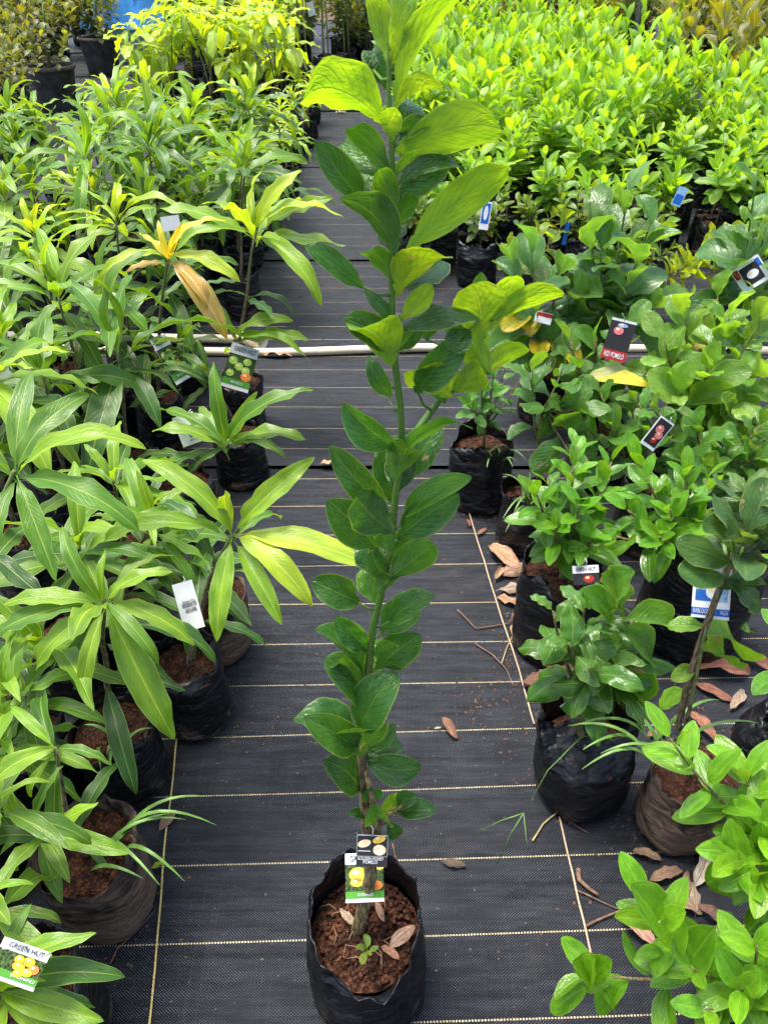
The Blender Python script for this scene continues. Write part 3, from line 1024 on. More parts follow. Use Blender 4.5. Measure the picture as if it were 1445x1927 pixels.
for i, (b, tp, wpx, side, db, dt, cc) in enumerate(CL):
    r = random.Random(900 + i)
    base = P(b[0], b[1], ys(b[1]) + db)
    tip = P(tp[0], tp[1], ys(tp[1]) + dt)
    lp = math.hypot(tp[0] - b[0], tp[1] - b[1])
    leafspec.append((base, tip, wpx / lp, side, cc, r))
    sp_, sx_ = stem_at(b[1] + 14)
    if abs(b[0] - sx_) > 9 and abs(b[0] - sx_) < 60 and not (745 > b[1] > 515 and b[0] > 760):
        mb.tube([sp_ - PO, (sp_ + base) * 0.5 + Vector((0, 0, -0.003)) - PO, base + (tip - base) * 0.05 - PO], [0.0016, 0.0013, 0.0012], 5)
    elif 745 > b[1] > 515 and b[0] > 760:
        near = min([br[k].lerp(br[k + 1], q / 4) for k in range(len(br) - 1) for q in range(5)], key=lambda p: (p - base).length)
        mb.tube([near - PO, (near + base) * 0.5 + Vector((0, 0, -0.003)) - PO, base + (tip - base) * 0.05 - PO], [0.0016, 0.0013, 0.0012], 5)
# thorns
for i in range(26):
    r = random.Random(i)
    p, _ = stem_at(1480 - i * 44)
    a = r.uniform(0, 6.28)
    mb.tube([p - PO, p - PO + Vector((math.cos(a) * 0.012, math.sin(a) * 0.012, 0.008))], [0.0012, 0.0002], 4)
pst = add('stem', mb.mesh('stem', M_STEM_P), pom)
for (base, tip, wr, side, cc, r) in leafspec:
    c = (tip - base).normalized()
    v = (EYE - base).normalized()
    vp = (v - c * v.dot(c)).normalized()
    upp = UP - c * UP.z
    if upp.length < 0.2: upp = Vector((0, 0, 0))
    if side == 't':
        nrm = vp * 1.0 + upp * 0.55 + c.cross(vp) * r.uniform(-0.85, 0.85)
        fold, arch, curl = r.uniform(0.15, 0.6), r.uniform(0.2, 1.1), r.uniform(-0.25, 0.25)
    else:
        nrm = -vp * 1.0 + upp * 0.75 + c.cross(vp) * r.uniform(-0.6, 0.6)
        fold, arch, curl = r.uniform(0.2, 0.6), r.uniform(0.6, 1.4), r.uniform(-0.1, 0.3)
    me = leaf_mesh('leaf', M_POMELO, min(0.85, max(0.32, wr * 1.08)), 'ovate' if r.random() < 0.6 else 'ellip', fold, arch, r.uniform(0.015, 0.05), r.uniform(1.5, 3), r.uniform(-0.6, 0.6),
                   0.11, curl, 0.35, seed=r.randrange(9999), nu=20, half=4, tipcurl=r.uniform(-0.2, 0.9))
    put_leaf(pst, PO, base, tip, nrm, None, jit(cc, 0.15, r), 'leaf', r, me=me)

g = random.Random(404)
for i in range(24):
    py_ = 1440 - i * 50 + g.uniform(-12, 12)
    if 600 < py_ < 880 or g.random() < 0.25: continue
    p_, _ = stem_at(py_)
    a_ = i * 2.39996
    l_ = g.uniform(0.045, 0.075)
    d_ = Vector((math.cos(a_), 0.35 + 0.65 * abs(math.sin(a_)), g.uniform(0.1, 0.9))).normalized()
    put_leaf(pst, PO, p_, p_ + d_ * l_, UP - d_ * 0.4 + Vector((g.uniform(-.6, .6), g.uniform(-.6, .2), 0)), L_POMELO, jit(D_ if g.random() < 0.7 else M_, 0.2, g), 'leaf', g)

# its bag: wide, rim uneven, front lip folded outwards
def central_bag():
    mb = MB()
    ns, nz = 72, 26
    h = 0.245
    o = Vector((3.1, 7.7, 1.2))
    rows = [(i / nz, 0) for i in range(nz + 1)] + [(1.0, 1), (0.95, 1), (0.88, 1), (0.80, 1), (0.74, 1), (0.70, 1)]
    for (t, inner) in rows:
        for k in range(ns):
            a = 2 * math.pi * k / ns
            ca, sa = math.cos(a), math.sin(a)
            r = 0.109 + (0.093 - 0.109) * t
            r *= 1 - 0.13 * max(0, 0.08 - t) / 0.08
            q = Vector((ca, sa, 0))
            n1 = noise.noise(q * 1.3 + o + Vector((0, 0, t * 1.6)))
            n2 = noise.noise(Vector((ca * 2.2, sa * 2.2, t * 7.0)) + o)
            n3 = noise.noise(Vector((ca * 6, sa * 6, t * 4.0)) + o)
            r += 0.008 * n1 + 0.0045 * n2 + 0.0030 * n3 + 0.004 * noise.noise(Vector((ca * 1.2 + t * 2, sa * 1.2, t * 16.0)) + o)
            up = max(0.0, (t - 0.72) / 0.28)
            front = max(0.0, -sa)
            back = max(0.0, sa)
            r += up * (0.007 * noise.noise(q * 2.3 + o * 2) + 0.005 * n3)
            # front lip slumps and folds outwards, back stands up
            z = t * h
            z += up * (0.030 * back - 0.046 * front ** 1.5 + 0.016 * noise.noise(q * 1.8 + o * 4) + 0.008 * noise.noise(q * 5.0 + o))
            fold = up * max(0, front - 0.35) * 0.9
            r += fold * (0.012 + 0.020 * math.sin(4 * a + 0.6))
            z -= fold * 0.012 * (1 + math.cos(6 * a))
            if inner: r -= 0.0024
            mb.v.append(Vector((r * ca, r * sa, z)))
    m = len(rows)
    for i in range(m - 1):
        for k in range(ns):
            a = i * ns + k
            b = i * ns + (k + 1) % ns
            if (i == 20 and 53 <= k <= 54) or (i == 19 and 52 <= k <= 56) or (i == 20 and 56 <= k <= 57): continue     # torn hand hole
            mb.f.append((a, b, b + ns, a + ns))
    mb.f.append(tuple(range(ns))[::-1])
    return mb.mesh('polybag', M_BAG_CLEAN)


add('polybag', central_bag(), pom)
add('soil', soil_mesh(0.092, 77, 0.010), pom, loc=(0, 0, 0.176))
cm = MB()
g = random.Random(9)
for i in range(420):
    a, q = g.uniform(0, 6.28), 0.086 * math.sqrt(g.random())
    s_ = g.uniform(0.0010, 0.0038) * (1.0 if g.random() < 0.9 else 1.7)
    cm.box((q * math.cos(a), q * math.sin(a), 0.184 + 0.008 * (1 - (q / 0.09) ** 2) + g.uniform(-.002, .004)), s_ * 2 * g.uniform(.5, 1.6), s_ * 1.6, s_ * 1.3, Matrix.Rotation(g.uniform(0, 3), 3, 'Z') @ Matrix.Rotation(g.uniform(-.8, .8), 3, 'X'))
add('soil_clods', cm.mesh('soil_clods', M_SOIL, False), pom)['kind'] = 'stuff'
rm = MB()
for i in range(16):
    a, q = g.uniform(0, 6.28), 0.07 * math.sqrt(g.random())
    p_ = Vector((q * math.cos(a), q * math.sin(a), 0.192))
    h_ = g.uniform(0, 3.14)
    rm.tube([p_, p_ + Vector((math.cos(h_) * .015, math.sin(h_) * .015, .003)), p_ + Vector((math.cos(h_ + .4) * .03, math.sin(h_ + .4) * .03, 0))], 0.0007, 4)
add('root_hairs', rm.mesh('root_hairs', simple_mat('dry_root', (0.26, 0.15, 0.085), 0.9, 0.3, 60)), pom)['kind'] = 'stuff'
# small weed seedling in its soil
wm = MB()
for i in range(4): wm.tube([Vector((0, 0, 0)), Vector((0.006 * math.cos(i * 1.6), 0.006 * math.sin(i * 1.6), 0.012))], 0.0008, 5)
wp = P(690, 1795, 0.545) - PO
wo = add('weed_seedling', wm.mesh('weed_seedling', M_GRASS), pom, loc=wp)
for i, (a, l_) in enumerate([(0.3, 0.017), (1.7, 0.021), (3.0, 0.014), (4.4, 0.022), (5.2, 0.012)]):
    b = Vector((0.003 * math.cos(a), 0.003 * math.sin(a), 0.006 + 0.003 * i))
    add('seed_leaf', L_POMELO[i % 4], wo, M=frame(b, b + Vector((l_ * math.cos(a), l_ * math.sin(a), 0.004 + 0.002 * (i % 3))), UP + Vector((0.3 * math.sin(i * 2.1), 0.3 * math.cos(i), 0))), color=(0.13 + 0.02 * i, 0.27, 0.04))

# ================================================================ mango saplings on the left
ORD = ['first', 'second', 'third', 'fourth', 'fifth', 'sixth', 'seventh', 'eighth', 'ninth', 'tenth', 'eleventh', 'twelfth', 'thirteenth', 'fourteenth', 'fifteenth', 'sixteenth', 'seventeenth', 'eighteenth', 'nineteenth', 'twentieth', 'twenty-first', 'twenty-second', 'twenty-third', 'twenty-fourth', 'twenty-fifth', 'twenty-sixth', 'twenty-seventh']
MG = 'mango saplings in bags left of the aisle'


def mango(x, y, apexes, label, seed, bag='std', low=4, name='potted_mango_sapling', group=MG, fork=None, scale=1.0, radius=0.0075):
    """apexes: list of dicts(p=world point, n, L, ci, co, tips)"""
    r = random.Random(seed)
    t, o, sh = potted(name, x, y, label, 'sapling', group, bag, r, lean=r.uniform(-0.04, 0.04), scale=scale)
    base = Vector((x, y, o.z + sh - 0.01))
    lines = []
    main = apexes[0]['p']
    hfork = fork if fork is not None else 0.5
    mid = base.lerp(main, 0.5) + Vector((base.x - main.x, base.y - main.y, 0)) * 0.22
    trunk = wobble(bez(base, mid, main, 10), 0.012, seed)
    lines.append((trunk, radius, radius * 0.5))
    for a in apexes[1:]:
        k = trunk[int(hfork * 10)]
        lines.append((wobble(bez(k, k.lerp(a['p'], 0.5) + Vector((0, 0, -0.03)), a['p'], 7), 0.008, seed + 3), radius * 0.65, radius * 0.42))
    st = stem_obj(t, o, lines, M_STEM_M)
    for a in apexes:
        whorl(st, o, a['p'], a.get('n', 12), a.get('L', 0.2), a.get('ci', C_MANGO_L), a.get('co', C_MANGO), r, a.get('lib'), a.get('tips'), el_hi=a.get('hi', 68), el_lo=a.get('lo', -42), skip=a.get('skip'))
    for i in range(low):                       # older leaves lower down
        p = trunk[r.randrange(4, 9)]
        az = r.uniform(0, 6.28)
        d = Vector((math.cos(az), math.sin(az), r.uniform(-0.45, 0.25))).normalized()
        put_leaf(st, o, p, p + d * r.uniform(0.15, 0.22), UP, L_MANGO, jit(C_MANGO_D, 0.2, r), 'leaf', r)
    return t, st, o, sh


def T(px, py, Y, c, f=0.35): return (P(px, py, Y), c, f)


A_ = 'in the column beside the aisle'
m_a = mango(-0.447, 1.184, [dict(p=P(438, 1006, 1.10), n=6, L=0.20, ci=C_MANGO_L, co=C_MANGO_L, tips=[
    T(712, 1074, 1.06, C_MANGO_Y), T(588, 1142, 1.00, C_MANGO_Y), T(531, 1176, 0.98, C_MANGO_L), T(408, 1208, 0.97, C_MANGO_L, 0.8), T(195, 1022, 1.08, C_MANGO_L),
    T(268, 866, 1.16, C_MANGO_L), T(592, 860, 1.15, C_MANGO_L, 0.9), T(530, 978, 1.2, C_MANGO), T(330, 1010, 1.2, C_MANGO)], hi=70, lo=10)],
    'mango sapling beside the aisle with long pale leaves reaching towards the pomelo', 31, low=5)
m_b = mango(-0.563, 1.009, [dict(p=P(196, 1128, 0.93), n=5, L=0.19, ci=C_MANGO_L, co=C_MANGO, tips=[
    T(328, 1392, 0.82, C_MANGO_L, .7), T(160, 1312, 0.84, C_MANGO_L, .7), T(8, 1138, 0.92, C_MANGO_L), T(118, 990, 0.99, C_MANGO), T(200, 1032, 0.98, C_MANGO_L),
    T(326, 1076, 0.95, C_MANGO_L), T(366, 1216, 0.90, C_MANGO_L), T(70, 1262, 0.87, C_MANGO_L, .7), T(-10, 1200, 0.90, C_MANGO), T(150, 1300, 0.90, C_MANGO_D), T(300, 1250, 0.86, C_MANGO)], hi=60, lo=0)],
    'mango sapling with a star of drooping yellow-green leaves in front of the barcode label', 32, low=4)
m_c = mango(-0.600, 1.90, [dict(p=P(428, 838, 1.80), n=4, L=0.17, ci=C_MANGO_L, co=C_MANGO, tips=[
    T(402, 680, 1.86, C_MANGO, .9), T(484, 736, 1.84, C_MANGO_L, .9), T(590, 734, 1.80, C_MANGO, .9), T(576, 828, 1.76, C_MANGO_L), T(538, 862, 1.72, C_MANGO), T(286, 812, 1.78, C_MANGO_L), T(300, 770, 1.88, C_MANGO),
    T(350, 900, 1.74, C_MANGO_D)], hi=60, lo=10)],
    'mango sapling with upright leaves fanned over the aisle edge before the pipe', 33, low=4)
m_d = mango(-0.533, 2.545, [dict(p=P(480, 440, 2.58), n=11, L=0.26, ci=C_MANGO_Y, co=C_MANGO_L, tips=[
    T(568, 320, 2.60, C_MANGO_Y, .8), T(645, 408, 2.52, C_MANGO_Y), T(650, 462, 2.5, C_MANGO_L), T(604, 576, 2.40, C_MANGO_L, .8), T(300, 392, 2.55, C_MANGO_L), T(330, 480, 2.5, C_MANGO_L), T(628, 372, 2.58, C_MANGO_L)], hi=75, lo=-5),
    dict(p=P(440, 640, 2.50), n=3, L=0.17, ci=C_MANGO, co=C_MANGO_L, tips=[T(552, 604, 2.46, C_MANGO_L), T(582, 640, 2.42, C_MANGO_L), T(585, 682, 2.38, C_MANGO_L)], hi=40, lo=-10)],
    'tall mango sapling with a spray of yellow-green leaves above the open pipe end', 34, low=3, fork=0.45)
m_e = mango(-0.80, 2.42, [dict(p=P(318, 486, 2.36), n=5, L=0.16, ci=C_GOLD, co=C_MANGO_Y, tips=[
    T(298, 414, 2.38, C_GOLD, .6), T(346, 418, 2.38, C_GOLD, .6), T(434, 416, 2.38, C_GOLD), T(236, 512, 2.3, C_BRONZE), T(188, 524, 2.28, C_MANGO_Y), T(428, 640, 2.22, C_BRONZE, .8), T(402, 596, 2.24, C_BRONZE, .8), T(452, 530, 2.3, C_MANGO_Y), T(262, 440, 2.4, C_GOLD)], hi=60, lo=-20),
    dict(p=P(345, 640, 2.30), n=8, L=0.17, ci=C_MANGO, co=C_MANGO_D)],
    'mango sapling crowned with golden and bronze young leaves', 35, low=3, fork=0.5)
m_g = mango(-0.92, 1.12, [dict(p=P(28, 886, 1.08), n=6, L=0.22, ci=C_MANGO, co=C_MANGO, tips=[
    T(264, 1002, 1.02, C_MANGO), T(108, 1094, 0.95, C_MANGO, .7), T(276, 846, 1.10, C_MANGO_L), T(0, 1040, 0.97, C_MANGO), T(170, 742, 1.22, C_MANGO), T(60, 700, 1.25, C_MANGO), T(180, 930, 1.12, C_MANGO)], hi=60, lo=0)],
    'mango sapling at the left edge with broad green leaves arching over its neighbours', 36, low=4)
m_l3 = mango(-0.527, 0.727, [dict(p=P(70, 1556, 0.66), n=5, L=0.15, ci=C_MANGO_L, co=C_MANGO_L, tips=[
    T(246, 1606, 0.62, C_MANGO_L, .7), T(132, 1662, 0.58, C_MANGO_L, .8), T(186, 1510, 0.68, C_MANGO_L), T(120, 1440, 0.72, C_MANGO), T(118, 1700, 0.58, C_MANGO, .8), T(10, 1440, .7, C_MANGO_L), T(0, 1610, 0.6, C_MANGO_L)], hi=55, lo=0),
    dict(p=P(104, 1408, 0.74), n=3, L=0.13, ci=C_MANGO, co=C_MANGO_D, tips=[T(112, 1580, .68, C_MANGO, .9), T(212, 1440, .72, C_MANGO), T(20, 1330, .8, C_MANGO_L), T(60, 1500, .7, C_MANGO_L)], hi=40)],
    'mango sapling with a crooked bare trunk and grass growing in its muddy bag', 37, bag='mud', low=1, scale=1.06)
m_l4 = mango(-0.555, 0.49, [dict(p=P(-10, 1860, 0.42), n=4, L=0.12, ci=C_MANGO_L, co=C_MANGO_L, tips=[
    T(182, 1756, 0.44, C_MANGO_L, .9), T(236, 1838, 0.42, C_MANGO_D, .9), T(180, 1896, 0.42, C_MANGO_D, .9), T(88, 1846, 0.40, C_MANGO_Y, .9), T(196, 1922, 0.38, C_MANGO_L, .9), T(120, 1960, 0.38, C_MANGO_L, .9),
    T(60, 1700, .5, C_MANGO)], hi=50, lo=10)],
    'mango sapling in the near left corner of the picture above the printed mango tag', 38, bag='big', low=0)
m_l5 = mango(-0.425, 1.398, [dict(p=P(345, 1065, 1.34), n=11, L=0.16, ci=C_MANGO, co=C_MANGO_D)], 'dark mango sapling tucked behind the barcode label with its bag edge at the aisle', 39, bag='mud', low=4)
m_l6 = mango(-0.480, 2.176, [dict(p=P(392, 700, 2.15), n=8, L=0.16, ci=C_MANGO, co=C_MANGO_D, skip=lambda a: math.cos(a) > 0.3)], 'mango sapling whose black bag stands at the aisle edge just before the mat join', 40, low=3)
for k, (x, y, ap, L_, lab) in enumerate([
    (-0.80, 0.78, (24, 1300, .86), 0.18, 'mango sapling at the left edge level with the star of drooping leaves'),
    (-0.76, 0.56, (-16, 1500, .62), 0.15, 'mango sapling at the left edge above the grassy bag'),
    (-0.72, 0.36, (-30, 1690, .50), 0.13, 'mango sapling at the left edge just above the printed mango tag'),
    (-0.70, 1.60, (215, 905, 1.52), 0.19, 'mango sapling filling the gap behind the broad-leaved one'),
    (-0.74, 0.98, (86, 1222, 0.96), 0.20, 'mango sapling half hidden left of the star of drooping leaves'),
    (-0.92, 0.76, (6, 1400, 0.78), 0.18, 'mango sapling at the left edge between the grassy bag and the star of leaves'),
    (-0.75, 1.27, (150, 1030, 1.22), 0.20, 'mango sapling between the broad-leaved one and the star of drooping leaves'),
    (-0.64, 1.36, (285, 985, 1.30), 0.17, 'dark mango sapling crowded under the long pale leaves')]):
    mango(x, y, [dict(p=P(*ap), n=13, L=L_, ci=C_MANGO_L, co=C_MANGO, hi=62, lo=-35)], lab, 140 + k, low=5)
rows = []
g = random.Random(5)
for ci, (cx, y0, y1, st) in enumerate([(-0.70, 3.55, 8.3, 0.32), (-0.76, 0.82, 5.7, 0.29), (-0.99, 1.0, 5.7, 0.30), (-1.24, 1.4, 5.6, 0.31), (-1.50, 1.8, 5.4, 0.33), (-1.80, 2.4, 5.2, 0.36), (-2.12, 3.2, 5.0, 0.40)]):
    y = y0
    k = 0
    while y < y1:
        yy, xx = y + g.uniform(-.06, .06), cx + g.uniform(-.05, .05)
        y += st
        if 2.86 < yy < 3.38: continue
        if ci == 1 and yy > 3.4: xx -= 0.17
        elif ci > 1 and yy > 3.4: xx -= 0.12
        if any(math.hypot(xx - q[0], yy - q[1]) < 0.19 for q in [(-0.447, 1.184), (-0.563, 1.009), (-0.6, 1.9), (-0.533, 2.545), (-0.80, 2.42), (-0.92, 1.12), (-0.527, .727), (-.425, 1.398), (-.48, 2.176), (-.8, .78), (-.7, 1.6), (-.64, 1.36), (-.74, .98), (-.92, .76), (-.75, 1.27)]): continue
        hgt = g.uniform(0.44, 0.74)
        ap = Vector((xx + g.uniform(-.05, .08), yy + g.uniform(-.06, .04), hgt))
        q = pix(ap)
        if q[0] < -130: continue
        rows.append((ci, k, xx, yy, ap))
        k += 1
COLN = ['beside the aisle', 'in the second column from the aisle', 'in the third column from the aisle', 'in the fourth column from the aisle', 'in the fifth column from the aisle', 'in the sixth column from the aisle', 'in the outermost column at far left']
for (ci, k, x, y, ap) in rows:
    r = random.Random(int(x * 1000) * 7 + int(y * 1000))
    tone = r.random()
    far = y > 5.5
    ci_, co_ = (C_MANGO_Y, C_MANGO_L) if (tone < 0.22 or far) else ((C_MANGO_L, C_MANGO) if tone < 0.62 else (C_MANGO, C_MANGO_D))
    L = r.uniform(0.22, 0.31) if not far else 0.15
    aps = [dict(p=ap if not far else Vector((ap.x, ap.y, 0.42)), n=r.randint(12, 21), L=L, ci=ci_, co=co_)]
    if r.random() < 0.75 and not far:
        a2 = ap + Vector((r.uniform(-.12, .12), r.uniform(-.12, .12), r.uniform(-.16, -.05)))
        aps.append(dict(p=a2, n=r.randint(7, 10), L=L * 0.85, ci=co_, co=C_MANGO_D))
    if ci == 0:
        lab = 'mango sapling beside the aisle beyond the pipe, %s from the pipe' % ORD[min(k, 15)]
    else:
        lab = 'mango sapling %s, %s from the front' % (COLN[ci], ORD[min(k, 15)])
    mango(x, y, aps, lab, int(y * 977) + ci, low=6 if y < 4 else 3, bag='std' if r.random() < 0.75 else 'thin')

# grass growing in the muddy bag and round the second one
def grass(parent, origin, world, n, L, seed, mat=M_GRASS, dirs=None):
    r = random.Random(seed)
    for i in range(n):
        a = r.uniform(0, 6.28) if dirs is None else dirs[i % len(dirs)] + r.uniform(-.25, .25)
        l = L * r.uniform(0.6, 1.15)
        b = world + Vector((r.uniform(-.03, .03), r.uniform(-.03, .03), 0)) - origin
        top = b + Vector((math.cos(a) * l * 0.35, math.sin(a) * l * 0.35, l * r.uniform(0.55, 0.8)))
        end = b + Vector((math.cos(a) * l * 0.85, math.sin(a) * l * 0.85, l * r.uniform(0.1, 0.45)))
        pts = bez(b, top, end, 9)
        V, Fc, U = [], [], []
        side = Vector((-math.sin(a), math.cos(a), 0))
        for j, p in enumerate(pts):
            f = j / 9
            hw = 0.0036 * (1 - f) ** 0.6 * (0.6 + 0.8 * min(1, f * 5)) + 0.0003
            V += [p - side * hw, p + Vector((0, 0, -hw * 0.5)), p + side * hw]
        for j in range(9):
            a0 = j * 3
            Fc += [(a0, a0 + 1, a0 + 4, a0 + 3), (a0 + 1, a0 + 2, a0 + 5, a0 + 4)]
        add('grass_blade', mesh('grass_blade', V, Fc, mat), parent)


grass(m_l3[0], m_l3[2], Vector((-0.50, 0.72, 0.20)), 11, 0.20, 5, dirs=[0.2, -0.2, 0.6, 2.6, 3.3, -0.9])
grass(m_b[0], m_b[2], Vector((-0.55, 0.97, 0.19)), 9, 0.07, 6)

# ================================================================ citrus and pomelo saplings on the right
RG = 'citrus and pomelo saplings in bags right of the aisle'
C_POM = (0.058, 0.165, 0.034)
C_POM_M = (0.090, 0.225, 0.034)
C_POM_L = (0.155, 0.320, 0.032)
C_SH = (0.060, 0.195, 0.016)
C_SH_L = (0.110, 0.290, 0.016)
C_YEL = (0.50, 0.42, 0.03)


DENS = 1.35


def bush(name, x, y, label, seed, shoots, bag='std', lib=None, lo=C_POM, hi=C_POM_L, L=0.10, trunk=None, radius=0.008, scale=1.0, n_each=9, group=RG, mat=None, extra=None, t0=0.12, face=0.25, yellow=0.0, el=(0, 58)):
    """shoots: world points of the shoot tips; each shoot leaves the trunk and carries leaves"""
    r = random.Random(seed)
    t, o, sh = potted(name, x, y, label, 'sapling', group, bag, r, scale=scale, lean=r.uniform(-.03, .03))
    base = Vector((x, y, o.z + sh - 0.01))
    cen = sum(shoots, Vector((0, 0, 0))) / len(shoots)
    top = trunk[-1] if trunk else base.lerp(cen, 0.42)
    tr = [base] + (trunk or wobble([base.lerp(top, q / 4) for q in range(1, 5)], 0.006, seed))
    lines = [(tr, radius, radius * 0.8)]
    paths = []
    for s in shoots:
        root = tr[-1] if r.random() < 0.6 or len(tr) < 3 else tr[-2]
        mid = root.lerp(s, 0.45) + Vector((s.x - root.x, s.y - root.y, 0)) * 0.15 - Vector((0, 0, 0.01))
        pts = bez(root, mid, s, 8)
        paths.append(pts)
        lines.append((pts, radius * 0.6, radius * 0.25))
    st = stem_obj(t, o, lines, mat or M_STEM_C)
    for pts in paths:
        n = max(4, int(n_each * DENS * r.uniform(0.8, 1.2)))
        shoot_leaves(st, o, pts, n, L, lib or L_POMELO, lo, hi, r, t0, el[0], el[1], face=face)
    if yellow:
        for i in range(int(yellow)):
            pts = r.choice(paths)
            p = pts[r.randrange(2, 5)]
            az = r.uniform(0, 6.28)
            put_leaf(st, o, p, p + Vector((math.cos(az), math.sin(az), -0.1)) * L * 0.8, UP, lib or L_POMELO, jit(C_YEL, .15, r), 'leaf', r)
    return t, st, o, sh


def sp(*a): return [P(*q) for q in a]


R1 = bush('potted_citrus_sapling', 0.311, 2.05, 'small dark-leaved citrus bush in the black bag nearest the aisle, red soil showing', 51,
          sp((905, 700, 2.02), (960, 655, 2.05), (880, 760, 1.98), (985, 700, 2.08), (930, 690, 1.95), (915, 640, 2.1)), 'big', L_SHINY, C_SH, C_SH, 0.055, radius=0.006, n_each=9, scale=0.98)
grass(R1[0], R1[2], Vector((0.34, 2.0, 0.20)), 8, 0.12, 15)
R2 = bush('potted_pomelo_sapling', 0.425, 1.83, 'thin fork-trunked pomelo sapling behind the second bag along the aisle', 52,
          sp((1000, 700, 1.88), (1060, 690, 1.9), (1085, 770, 1.8), (1070, 850, 1.75)), 'std', L_POMELO, C_POM, C_POM_M, 0.105, trunk=sp((1022, 880, 1.84), (1010, 830, 1.86), (1022, 770, 1.87)), n_each=5, radius=0.007)
grass(R2[0], R2[2], Vector((0.43, 1.78, 0.19)), 14, 0.17, 16)
R3 = bush('potted_citrus_sapling', 0.440, 1.42, 'low wet citrus bush with crowded shiny leaves over a tall black bag', 53,
          sp((1080, 880, 1.42), (1010, 930, 1.40), (1130, 930, 1.45), (1045, 990, 1.34), (1120, 1010, 1.33), (1085, 840, 1.5), (1150, 870, 1.5), (1030, 900, 1.5), (1090, 950, 1.36)), 'big', L_SHINY, C_SH, C_SH_L, 0.085, n_each=10, scale=1.08, radius=0.009)
R7 = bush('potted_citrus_sapling', 0.80, 1.45, 'wider wet citrus bush with shiny leaves right of the low one, behind the leaning trunk', 54,
          sp((1215, 900, 1.45), (1290, 890, 1.45), (1180, 960, 1.4), (1260, 960, 1.38), (1240, 1010, 1.32), (1310, 980, 1.42), (1200, 870, 1.52), (1330, 900, 1.55), (1160, 1010, 1.34), (1420, 1080, 1.4), (1390, 1170, 1.35)), 'huge', L_SHINY, C_SH, C_SH_L, 0.085, n_each=10, scale=0.80, radius=0.010)
R4 = bush('potted_citrus_sapling', 0.425, 0.985, 'citrus sapling with crinkled leaf-mined leaves in the bag with its top folded in', 55,
          sp((1040, 1150, 1.00), (1100, 1130, 1.02), (1160, 1110, 1.05), (1070, 1210, 0.95), (1150, 1210, 0.98), (1205, 1160, 1.04), (1120, 1240, 0.93), (1200, 1230, 0.98)), 'flap', L_CURLY, (0.06, 0.165, 0.018), (0.075, 0.18, 0.03), 0.088,
          trunk=sp((1089, 1370, 0.97), (1098, 1320, 0.975), (1110, 1270, 0.98)), n_each=6, radius=0.008, el=(-10, 40))
for i, (bp, tp) in enumerate([((1160, 1150), (1195, 1075)), ((1165, 1160), (1130, 1080)), ((1170, 1170), (1260, 1180)), ((1160, 1180), (1225, 1250)), ((1120, 1280), (1210, 1300)), ((1130, 1270), (1160, 1320)), ((1110, 1275), (1075, 1290)), ((1140, 1250), (1190, 1330)), ((1150, 1180), (1090, 1110))]):
    r = random.Random(i)
    put_leaf(R4[1], R4[2], P(bp[0], bp[1], .99), P(tp[0], tp[1], .97 + .02 * (i % 3)), UP + (EYE - R4[2]).normalized() * .5, L_POMELO, jit(C_POM_M if i < 4 else C_SH, .15, r), 'leaf', r)
grass(R4[0], R4[2], P(1130, 1390, 0.98), 3, 0.05, 17)
# leaning trunk with glaucous leaves at the right edge
trk = sp((1276, 1365, 0.865), (1292, 1290, 0.865), (1315, 1215, 0.87), (1345, 1130, 0.88), (1368, 1070, 0.89), (1402, 1000, 0.90))
R5 = bush('potted_pomelo_sapling', 0.607, 0.895, 'pomelo sapling with a long bare leaning trunk in a mud-caked bag', 56,
          sp((1442, 930, 0.92), (1400, 930, 0.95), (1450, 990, 0.90), (1375, 1010, 0.92)), 'mud', L_POMELO, (0.065, 0.15, 0.05), (0.10, 0.20, 0.07), 0.075, trunk=trk, n_each=5, radius=0.0065, scale=1.0, mat=M_STEM_W)
for i, (bp, tp) in enumerate([((1365, 1085), (1275, 1075)), ((1380, 1060), (1270, 1020)), ((1390, 1050), (1445, 1070)), ((1350, 1110), (1440, 1100)), ((1330, 1180), (1255, 1180)), ((1325, 1190), (1395, 1240)), ((1310, 1250), (1262, 1280)),
                              ((1300, 1300), (1240, 1330)), ((1318, 1225), (1370, 1250)), ((1360, 1090), (1430, 1150)), ((1395, 1010), (1340, 930)), ((1405, 1000), (1445, 900)), ((1380, 1040), (1320, 990))]):
    r = random.Random(70 + i)
    put_leaf(R5[1], R5[2], P(bp[0], bp[1], .88), P(tp[0], tp[1], .86 + .03 * (i % 3)), UP + (EYE - R5[2]).normalized() * .45, L_POMELO, jit((0.06, 0.14, 0.04) if i not in (4, 5, 6, 7, 8) else C_POM_L, .15, r), 'leaf', r)
gst = MB()
gst.tube([p - R5[2] for p in sp((1282, 1400, 0.86), (1298, 1330, 0.855), (1318, 1230, 0.86), (1328, 1180, 0.865))], [0.004, 0.0035, 0.003, 0.0015], 7)
add('side_shoot', gst.mesh('side_shoot', M_STEM_C), R5[0])
grass(R5[0], R5[2], P(1235, 1425, 0.86), 9, 0.20, 18, dirs=[3.0, 3.4, 2.4, 0.3, -2.6])
R6 = bush('potted_citrus_sapling', 0.835, 0.98, 'black bag with its mouth crumpled at the right edge, beside the mud-caked bag', 57,
          sp((1490, 1180, 1.0), (1530, 1250, 0.95)), 'pinch', L_SHINY, C_SH, C_SH_L, 0.08, n_each=4, radius=0.008)
